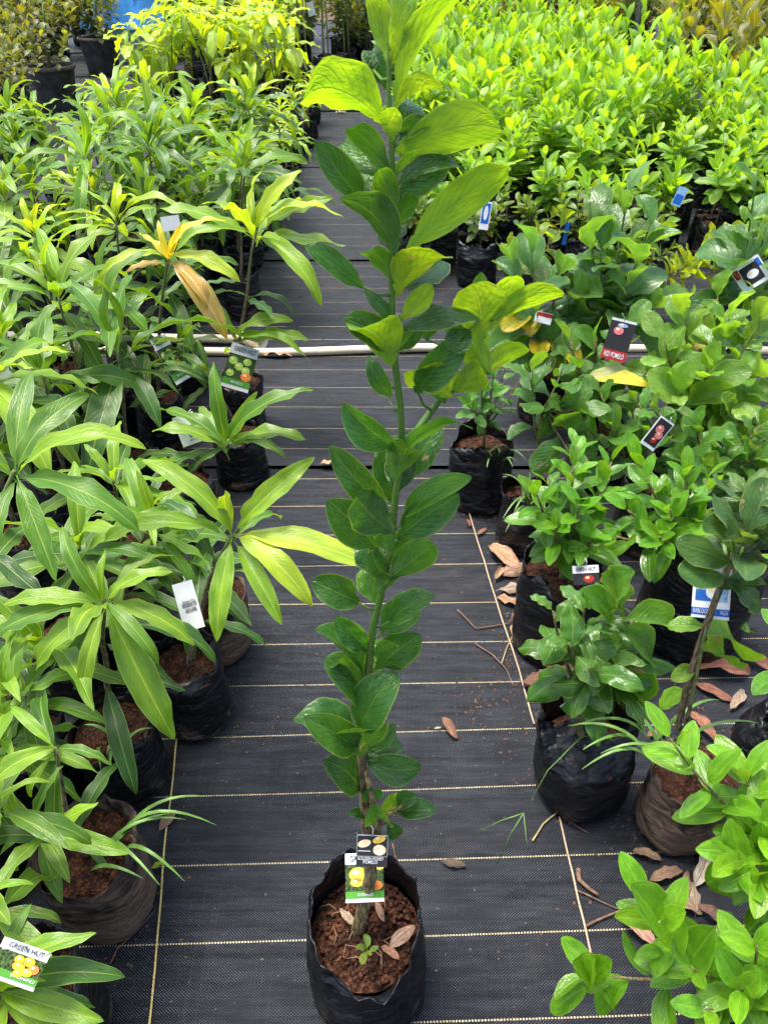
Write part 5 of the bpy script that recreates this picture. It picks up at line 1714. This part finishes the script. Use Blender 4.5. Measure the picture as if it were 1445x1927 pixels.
def plant_tag(px, py, Y, w_px, h_px, roll, label, base=M_WHITE, yaw=0.0, pitch=0.0, parts=(), tie=None, name='plant_tag'):
    """card hanging at photo pixel px,py; parts: list of (kind, material, ...) in card units (-.5 .. .5)"""
    c = P(px, py, Y)
    d = (c - EYE).length
    dep = c.y * CT - (c.z - CAMH) * ST
    w_, h_ = w_px * dep / FPX, h_px * dep / FPX
    n = (EYE - c).normalized()
    rgt = Vector((1, 0, 0))
    rgt = (rgt - n * rgt.dot(n)).normalized()
    up = n.cross(rgt)
    R = Matrix((rgt, up, n)).transposed().to_4x4()
    R = R @ Matrix.Rotation(RAD(roll), 4, 'Z') @ Matrix.Rotation(RAD(yaw), 4, 'Y') @ Matrix.Rotation(RAD(pitch), 4, 'X')
    V, Fc = card(w_, h_)
    o = add(name, mesh(name, V, Fc, base, False), M=Matrix.Translation(c) @ R)
    tag(o, label, 'tag')
    for q in parts:
        k = q[0]
        z = 0.0006
        if k == 'rect':
            _, mt, x0, y0, x1, y1 = q[:6]
            z = q[6] if len(q) > 6 else z
            mb = MB()
            mb.poly([(x0 * w_, y0 * h_, z), (x1 * w_, y0 * h_, z), (x1 * w_, y1 * h_, z), (x0 * w_, y1 * h_, z)])
            add('printed_panel', mb.mesh('printed_panel', mt, False), o)
        elif k == 'fruit':
            _, mt, x, y, rx, ry = q[:6]
            mb = MB()
            mb.poly(ellipse(x * w_, y * h_, rx * w_, ry * h_, q[6] if len(q) > 6 else 0.0012, 14, q[7] if len(q) > 7 else 0))
            fo = add('printed_fruit', mb.mesh('printed_fruit', mt, False), o)
            mb = MB()
            mb.poly(ellipse((x - rx * 0.25) * w_, (y + ry * 0.3) * h_, rx * 0.38 * w_, ry * 0.30 * h_, (q[6] if len(q) > 6 else 0.0012) + 0.0002, 10))
            add('printed_highlight', mb.mesh('printed_highlight', M_CREAMP, False), fo)
        elif k == 'text':
            _, mt, x, y, hh, s = q[:6]
            me = text_mesh(s, hh * h_ * 1.35, mt, hh * h_ * 0.012)
            xs = [v.co.x for v in me.vertices]
            wid = (max(xs) - min(xs)) if xs else 1
            sx = (q[6] * w_ / wid) if len(q) > 6 else 1.0
            add('lettering', me, o, M=Matrix.Translation((x * w_, y * h_, 0.0016)) @ Matrix.Diagonal((sx, 1, 1, 1)))
        elif k == 'bars':
            _, mt, x0, y0, x1, y1 = q
            mb = MB()
            rr = random.Random(3)
            x = x0
            while x < x1:
                wd = rr.choice((0.008, 0.012, 0.02))
                mb.poly([(x * w_, y0 * h_, z), ((x + wd) * w_, y0 * h_, z), ((x + wd) * w_, y1 * h_, z), (x * w_, y1 * h_, z)])
                x += wd + rr.choice((0.01, 0.014))
            ob = add('barcode', mb.mesh('barcode', mt, False), o)
            ob['kind'] = 'stuff'
    if tie is not None:
        e = P(*tie)
        mb = MB()
        inv = (Matrix.Translation(c) @ R).inverted()
        a = Vector((0, h_ * 0.46, 0.001))
        b = inv @ e
        mb.tube([a, a.lerp(b, 0.5) + Vector((0.004, 0, 0.004)), b], 0.0009, 6)
        add('tie', mb.mesh('tie', M_WIRE), o)
    return o


def green_hut(fruit, name, fm, slice_m=None):
    out = [('rect', M_DKPHOTO, -.5, -.28, .5, .27), ('rect', M_GREENP, -.5, -.42, .5, -.28), ('text', M_BLACK, 0.02, .385, .115, 'GREEN HUT', 0.80),
           ('text', M_WHITE, 0.02, -.35, .06, name, 0.42)]
    # roof mark over the word HUT
    for (x, y, rx, ry) in fruit: out.append(('fruit', fm, x, y, rx, ry))
    if slice_m: out.append(('fruit', slice_m, 0.28, -0.17, 0.19, 0.10, 0.0014))
    return out


plant_tag(700, 1601, 0.560, 58, 55, -2, 'black tag reading GOLDEN HONEY POMELO tied to the central stem', M_BLACK, parts=[
    ('rect', M_GREY, -.5, -.18, .5, .5, 0.0005), ('rect', M_BLACK, -.49, -.17, .49, .47, 0.0007),
    ('fruit', M_CREAMP, -.26, .22, .22, .12, 0.0012, .25), ('fruit', M_YELLOW, .22, .36, .22, .11, 0.0012, .3), ('fruit', M_CREAMP, .24, .03, .21, .17, 0.0012), ('fruit', M_WHITE, .24, .03, .08, .12, 0.0014),
    ('rect', M_GREY, -.45, -.03, -.05, 0.0, 0.001),
    ('text', M_WHITE, -.04, -.25, .11, 'GOLDEN HONEY', .84), ('text', M_WHITE, -.04, -.36, .11, 'POMELO', .46)], tie=(692, 1545, 0.585))
plant_tag(686, 1651, 0.615, 72, 84, 2, 'GREEN HUT tag with yellow pomelo fruit behind the central stem', M_WHITE, parts=green_hut([(-.16, .06, .25, .15), (-.2, -.10, .18, .09), (.40, .24, .14, .10)], 'GOLDEN HONEY', M_YELLOW, M_ORANGE), tie=(694, 1570, 0.605))
plant_tag(452, 692, 2.44, 52, 84, -17, 'GREEN HUT tag with green mangoes hanging beside the open pipe end', M_WHITE, parts=green_hut([(-.3, .12, .16, .09), (-.05, .02, .15, .09), (.2, .16, .15, .08), (.22, -.04, .15, .09), (-.3, -.16, .14, .08)], 'MANGO', M_LIMEFR, M_ORANGE), tie=(462, 640, 2.46))
plant_tag(322, 676, 2.28, 58, 92, 28, 'GREEN HUT tag turned edgeways on the golden-leaved mango', M_WHITE, yaw=58, parts=green_hut([(-.25, .1, .18, .1), (.1, .12, .18, .1), (.2, -.04, .18, .1), (-.1, -.1, .16, .09)], 'MANGO', M_LIMEFR, M_ORANGE), tie=(330, 630, 2.3))
plant_tag(355, 1140, 1.02, 38, 92, 17, 'white barcode label hanging above the red soil of a mango bag', M_WHITE, parts=[('bars', M_BLACK, -.30, -.03, .42, .06), ('text', M_BLACK, .06, .095, .045, 'Green Hut', .62), ('text', M_BLACK, .08, -.065, .035, '0607 3488', .5), ('text', M_BLACK, .08, -.11, .045, 'MALAPARI', .55)], tie=(345, 1085, 1.1))
plant_tag(354, 808, 1.86, 40, 58, 20, 'blank white label with a small barcode deep among the mango stems', M_WHITE, parts=[('bars', M_BLACK, -.05, -.28, .4, -.12), ('text', M_BLACK, .15, -.36, .06, 'MANGO', .45)], tie=(360, 770, 1.88))
plant_tag(36, 1814, 0.40, 92, 66, -17, 'GREEN HUT tag with ripe yellow mangoes in the near left corner', M_WHITE, parts=[
    ('rect', M_DKPHOTO, -.5, -.40, .5, .24), ('rect', M_GREENP, -.5, -.40, .5, -.22, 0.0008), ('text', M_BLACK, .02, .37, .15, 'GREEN HUT', .74), ('text', M_WHITE, .2, -.30, .08, 'BANGANAPALLI', .5),
    ('fruit', M_MANGOFR, -.02, .10, .10, .11), ('fruit', M_MANGOFR, .18, .12, .12, .12), ('fruit', M_MANGOFR, .02, -.06, .13, .11, 0.0016), ('fruit', M_ORANGE, .32, -.02, .11, .12, 0.0018), ('fruit', M_MANGOFR, .22, -.14, .11, .1, 0.0021), ('fruit', M_MANGOFR, .06, -.22, .10, .09, 0.0023)], tie=(5, 1785, 0.40))
plant_tag(1163, 640, 2.06, 46, 76, -14, 'black tag with a red band reading RED POMELO', M_BLACK, parts=[('rect', M_GREY, -.5, .44, .5, .5), ('rect', M_REDP, -.5, -.5, .5, -.26), ('text', M_WHITE, 0, -.38, .13, 'RED POMELO', .80), ('fruit', M_PINK, -.1, .22, .2, .1), ('fruit', M_SKYP, .0, .36, .2, .05)], tie=(1170, 590, 2.05))
plant_tag(1236, 816, 1.66, 32, 62, -36, 'tilted tag with pink fruit half covered by round leaves', M_WHITE, yaw=25, parts=[('rect', M_BLACK, -.44, -.40, .44, .45), ('fruit', M_PINK, -.05, .15, .25, .14), ('fruit', M_PINK, .12, -.02, .25, .13, .0016), ('fruit', M_REDP, .05, -.22, .2, .1)], tie=(1262, 785, 1.66))
plant_tag(1338, 1116, 0.905, 66, 96, -6, 'white and blue tag reading BABLOOS hanging behind the leaning trunk', M_WHITE, parts=[('rect', M_SKYP, -.42, -.16, .42, .36), ('rect', M_BLUEP, -.42, -.16, .0, .05, .0008), ('fruit', M_WHITE, .05, .02, .2, .14, .0014), ('rect', M_BLUEP, -.5, -.44, .5, -.30), ('text', M_WHITE, -.20, -.37, .09, 'BABLOOS M', .50), ('text', M_WHITE, .36, -.37, .09, 'NGA', .19)], tie=(1362, 1066, .89))
plant_tag(1412, 516, 2.50, 54, 50, 36, 'white tag with red and dark print at the right edge', M_WHITE, parts=[('rect', M_BLACK, -.28, -.36, .34, .36), ('rect', M_REDP, -.48, .05, -.30, .42), ('fruit', M_WHITE, .06, -.02, .2, .16, .0014), ('rect', M_BLUEP, .3, .1, .46, .42)], tie=(1420, 480, 2.45))
plant_tag(913, 406, 3.86, 18, 50, -8, 'narrow blue and white tag in the front row of the block', M_WHITE, parts=[('rect', M_BLUEP, -.4, -.28, .4, .44), ('fruit', M_WHITE, 0, .1, .22, .26)], tie=(918, 375, 3.9))
plant_tag(1278, 370, 3.55, 18, 34, -20, 'small blue tag among the pale citrus leaves at right', M_SKYP, parts=[('rect', M_BLUEP, -.4, -.4, .4, .1)])
plant_tag(1064, 440, 3.6, 8, 40, -8, 'thin blue tag seen edgeways behind the broad-leaved pomelo', M_BLUEP)
plant_tag(1093, 1312, 0.955, 30, 84, -52, 'tag with yellow fruit on the trunk of the folded bag sapling', M_WHITE, yaw=48, parts=[('rect', M_DKPHOTO, -.5, -.34, .5, .28), ('rect', M_GREENP, -.5, -.5, .5, -.34), ('fruit', M_YELLOW, 0, .05, .3, .2), ('fruit', M_ORANGE, .1, -.18, .3, .12)])
plant_tag(1102, 1082, 1.28, 48, 36, 3, 'small GREEN HUT tag with red fruit under the wet citrus bush', M_WHITE, parts=[('rect', M_BLACK, -.5, -.5, .5, .1), ('text', M_BLACK, 0, .3, .2, 'GREEN HUT', .75), ('fruit', M_REDP, .1, -.2, .2, .2)], tie=(1100, 1050, 1.3))
plant_tag(716, 340, 4.25, 30, 42, 3, 'tag with yellow fruit and a red foot behind the pomelo stem', M_WHITE, parts=[('rect', M_DKPHOTO, -.42, -.30, .42, .42), ('rect', M_REDP, -.5, -.5, .5, -.34), ('fruit', M_YELLOW, .1, -.15, .25, .16)])
plant_tag(322, 420, 2.75, 34, 26, 8, 'plain white label high in the mango leaves', M_WHITE)
plant_tag(409, 285, 5.2, 18, 26, 0, 'plain white label among the farther mangoes', M_WHITE)
plant_tag(585, 17, 9.6, 14, 22, 15, 'white label on a staked plant at the aisle end', M_WHITE)
plant_tag(520, 80, 8.6, 12, 12, 0, 'pale label in the drooping saplings', M_GREY)
plant_tag(1022, 598, 2.5, 32, 20, -14, 'white label with a red strip behind the pomelo leaves', M_WHITE, parts=[('rect', M_REDP, -.4, .1, .5, .45)])
plant_tag(10, 700, 2.0, 30, 44, 22, 'grey-white label low among the left mangoes', M_GREY)

# ================================================================ litter on the mats
LITTER = [  # px, py, length px, heading deg, colour, label
    (845, 1380, 44, -55, (0.20, 0.10, 0.07), 'small reddish dead leaf lying alone on the mat right of the pomelo'), (822, 1381, 12, 10, (0.50, 0.42, 0.33), 'tiny pale leaf scrap beside the small reddish dead leaf'),
    (620, 884, 32, 12, (0.42, 0.27, 0.17), 'tan dead leaf on the mat join'), (850, 1632, 40, -10, (0.10, 0.07, 0.055), 'dark crumpled dead leaf right of the pomelo bag'),
    (318, 1556, 42, 60, (0.22, 0.13, 0.10), 'brown dead leaf lying on the yellow twine'), (300, 1637, 26, 30, (0.28, 0.36, 0.03), 'small yellow-green fallen leaf by the yellow twine'),
    (945, 1062, 70, -50, (0.36, 0.20, 0.13), 'pale brown dead leaf at the top of the pile beside the right-hand bags'), (968, 1085, 60, 20, (0.28, 0.16, 0.12), 'curled dead leaf in the middle of the pile beside the right-hand bags'),
    (965, 1116, 55, 10, (0.30, 0.22, 0.18), 'grey dead leaf at the foot of the pile beside the right-hand bags'), (985, 1165, 60, 25, (0.26, 0.11, 0.08), 'reddish dead leaf below the leaf pile'),
    (970, 1205, 46, -70, (0.48, 0.28, 0.15), 'orange-tan dead leaf standing on edge below the leaf pile'), (1025, 1300, 90, 0, (0.15, 0.07, 0.05), 'dark flat dead leaf above the folded bag'), (1062, 1296, 50, 20, (0.13, 0.06, 0.045), 'dark crumbling leaf touching the flat one'),
    (1050, 1266, 70, -8, (0.40, 0.20, 0.15), 'pinkish dead leaf under the crinkled citrus'), (1346, 1276, 90, -4, (0.26, 0.11, 0.075), 'long reddish dead leaf beyond the leaning trunk'), (1332, 1312, 62, -30, (0.22, 0.09, 0.065), 'broad dark red dead leaf beyond the leaning trunk'),
    (1312, 1378, 56, -58, (0.24, 0.10, 0.07), 'pointed dead leaf between the mud-caked bag and the crumpled one'), (1352, 1596, 66, -62, (0.24, 0.13, 0.09), 'brown dead leaf at the foot of the mud-caked bag'),
    (1312, 1640, 88, 50, (0.42, 0.34, 0.28), 'large pale grey-brown dead leaf near the right edge'), (1245, 1660, 62, 15, (0.22, 0.13, 0.09), 'narrow dead leaf left of the large pale one'), (1284, 1680, 56, 60, (0.24, 0.13, 0.09), 'upright brown dead leaf against the large pale one'),
    (1275, 1712, 62, -20, (0.32, 0.20, 0.14), 'tan dead leaf below the large pale one'), (1335, 1732, 56, -30, (0.20, 0.11, 0.09), 'dark curled dead leaf behind the bright citrus'), (1192, 1758, 62, -38, (0.44, 0.24, 0.18), 'pinkish dead leaf at the tip of the bright citrus'), (1360, 1668, 50, -65, (0.25, 0.14, 0.09), 'small brown dead leaf right of the large pale one'),
    (1010, 1290, 40, 70, (0.20, 0.10, 0.07), 'brown leaf scrap left of the dark flat leaf'), (1085, 1300, 44, -30, (0.24, 0.13, 0.09), 'curled brown leaf behind the folded bag'), (935, 1090, 36, 60, (0.33, 0.20, 0.13), 'narrow tan leaf on the near side of the leaf pile'),
    (955, 1140, 44, -20, (0.30, 0.17, 0.11), 'brown leaf between the leaf pile and the reddish leaf'), (1000, 1235, 40, 30, (0.27, 0.14, 0.10), 'brown leaf against the tall black bag'), (1380, 1330, 54, 40, (0.28, 0.20, 0.15), 'grey-brown crumpled leaf near the right edge beyond the crumpled bag'),
    (1420, 1260, 56, -25, (0.24, 0.11, 0.08), 'dead leaf at the right edge beyond the leaning trunk'), (1230, 1395, 36, 10, (0.25, 0.13, 0.09), 'leaf scrap beside the mud-caked bag mouth'), (1210, 1620, 44, -15, (0.26, 0.16, 0.11), 'thin brown leaf left of the foot of the mud-caked bag'),
    (1300, 1700, 50, 75, (0.34, 0.25, 0.19), 'pale curled leaf under the large pale one'), (1370, 1640, 60, 15, (0.30, 0.20, 0.14), 'tan leaf at the right edge beside the large pale one'), (905, 1010, 24, 40, (0.26, 0.12, 0.08), 'small brown leaf by the bag nearest the aisle'),
    (522, 674, 52, 4, (0.50, 0.27, 0.22), 'pink dead leaf lying by the open pipe end'), (1220, 1348, 26, 70, (0.26, 0.12, 0.08), 'small dead leaf behind the folded bag'), (640, 215, 16, 10, (0.40, 0.32, 0.10), 'yellowing leaf far up the aisle'), (590, 200, 12, 0, (0.5, 0.45, 0.08), 'tiny yellow leaf far up the aisle'),
    (565, 217, 22, 10, (0.30, 0.13, 0.09), 'reddish leaf far up the aisle by the small bags'), (880, 993, 18, -70, (0.24, 0.08, 0.06), 'small red leaf beside the tan twine'), (690, 1740, 60, 40, (0.36, 0.27, 0.19), None),
]
for i, (px, py, L, hd, c, lab) in enumerate(LITTER):
    if lab is None: continue
    r = random.Random(600 + i)
    p = G(px, py)
    dep = p.y * CT + CAMH * ST
    l = L * dep / FPX * 1.3
    h = RAD(hd)
    d = Vector((math.cos(h), math.sin(h) * 1.25, 0)).normalized()
    b = Vector((p.x, p.y, gz(p.x, p.y) + 0.010)) - d * l * 0.5
    o = add('dead_leaf', L_DEAD[r.randrange(10)], M=frame(b, b + d * l, UP + Vector((r.uniform(-.3, .3), r.uniform(-.3, .3), 0))), color=(c[0] * 1.15, c[1] * 1.28, c[2] * 1.2))
    tag(o, lab, 'dead leaf', 'dead leaves lying on the mats')
# dry leaves on the soil of the central bag
for i, (px, py, L, hd, c, lab) in enumerate([(655, 1725, 46, -40, (0.40, 0.31, 0.22), 'curled pale dry leaf on the soil left of the pomelo stem'), (715, 1715, 40, -60, (0.34, 0.22, 0.15), 'narrow dry leaf on the soil right of the pomelo stem'),
                                             (755, 1765, 62, 35, (0.42, 0.30, 0.21), 'broad dry leaf against the right wall of the central bag'), (735, 1795, 40, 150, (0.36, 0.21, 0.13), 'small dry leaf at the front of the central bag')]):
    r = random.Random(700 + i)
    p = G(px, py, 0.205)
    l = L / 1010.0
    d = Vector((math.cos(RAD(hd)), math.sin(RAD(hd)) * 1.2, 0)).normalized()
    b = p - d * l * 0.5
    tag(add('dead_leaf', L_DEAD[r.randrange(10)], M=frame(b, b + d * l, UP), color=c), lab, 'dead leaf', 'dry leaves on the soil of the central bag')
# twigs and dry stalks
for (pts, rr, mat, lab) in [
    ([(738, 1595), (748, 1630), (762, 1650)], 0.0012, M_TWIG, 'thin dark twig lying beside the pomelo bag'),
    ([(860, 1155), (895, 1190), (935, 1185), (960, 1180)], 0.0022, M_TWIG, 'branched dry twig crossing the far tan twine'),
    ([(893, 1220), (925, 1240), (950, 1270), (965, 1300)], 0.0022, M_TWIG, 'bent dry twig left of the far tan twine'),
    ([(942, 1258), (955, 1225), (975, 1180)], 0.002, M_STRAW, 'straw-coloured stalk by the far tan twine'),
    ([(1078, 1680), (1120, 1700), (1172, 1722)], 0.0018, M_TWIG, 'thin grey twig beside the near tan twine'),
    ([(1100, 1750), (1140, 1730), (1178, 1715)], 0.003, M_TWIG, 'dark stick touching the bright citrus'),
    ([(1085, 1645), (1088, 1665), (1105, 1680), (1122, 1692)], 0.0055, M_TWIG, 'dark curled dry pod beside the near tan twine'),
    ([(210, 1820), (225, 1790), (260, 1760), (296, 1720)], 0.0018, M_TWIG, 'long reddish twig below the mud-caked mango bag'),
    ([(655, 900), (680, 920), (700, 924)], 0.0012, M_BLACK, 'thin black root crossing below the mat join'),
    ([(1000, 1590), (1020, 1560), (1045, 1540), (1050, 1530)], 0.0022, M_STRAW, 'pale dry root under the folded bag'),
    ([(1055, 1545), (1080, 1560), (1105, 1575)], 0.0016, M_TWIG, 'short twig at the foot of the folded bag')]:
    mb = MB()
    ps = [G(*q) for q in pts]
    ps = [Vector((p.x, p.y, gz(p.x, p.y) + rr + 0.004)) for p in ps]
    full = []
    for i in range(len(ps) - 1):
        for s in range(5): full.append(ps[i].lerp(ps[i + 1], s / 5))
    full.append(ps[-1])
    mb.tube(wobble(full, 0.006, len(pts)), [rr * (1 - 0.5 * i / len(full)) for i in range(len(full))], 6)
    tag(add('twig', mb.mesh('twig', mat)), lab, 'twig')
# long grass stalks leaning out of the folded bag
mb = MB()
for ps in ([(1140, 1372, .95), (1090, 1390, .90), (1030, 1450, .83), (985, 1530, .80)], [(985, 1530, .80), (940, 1545, .80), (895, 1570, .80)], [(985, 1530, .80), (960, 1570, .78), (935, 1625, .76)], [(985, 1530, .80), (990, 1580, .77), (995, 1600, .76)]):
    q = sp(*ps)
    q = [Vector((p.x, p.y, max(p.z, gz(p.x, p.y) + 0.006))) for p in q]
    mb.tube([v - R4[2] for v in q], [0.0012, 0.0010, 0.0007, 0.0005][:len(q)], 5)
add('grass_stalk', mb.mesh('grass_stalk', M_GRASS), R4[0])
# crumbs of soil and leaf scattered about
mb = MB()
g = random.Random(77)
for i in range(1500):
    if i < 420:
        x, y = g.uniform(-0.45, 0.45), g.uniform(0.55, 6.0)
    elif i < 900:
        q = G(g.gauss(1000, 50), g.gauss(1230, 120))
        x, y = q.x, q.y
    else:
        q = G(*g.choice([(900, 1330), (440, 1370), (1140, 1520), (1260, 1590), (270, 1730), (1290, 1330), (770, 500), (930, 970)]))
        x, y = q.x + g.gauss(0, 0.05), q.y + g.gauss(0, 0.05)
    s = g.uniform(0.0006, 0.0024) * (1 + 0.1 * y)
    c = Vector((x, y, gz(x, y) + s * 0.4))
    mb.box(c, s * 2 * g.uniform(.5, 1.4), s * 2, s, Matrix.Rotation(g.uniform(0, 3), 3, 'Z') @ Matrix.Rotation(g.uniform(-.5, .5), 3, 'X'))
tag(add('soil_crumbs', mb.mesh('soil_crumbs', simple_mat('crumb_earth', (0.085, 0.045, 0.028), 0.9, 0.5, 60), False)), 'crumbs of red soil and leaf scattered over the weed mat', 'soil crumbs', kind='stuff')
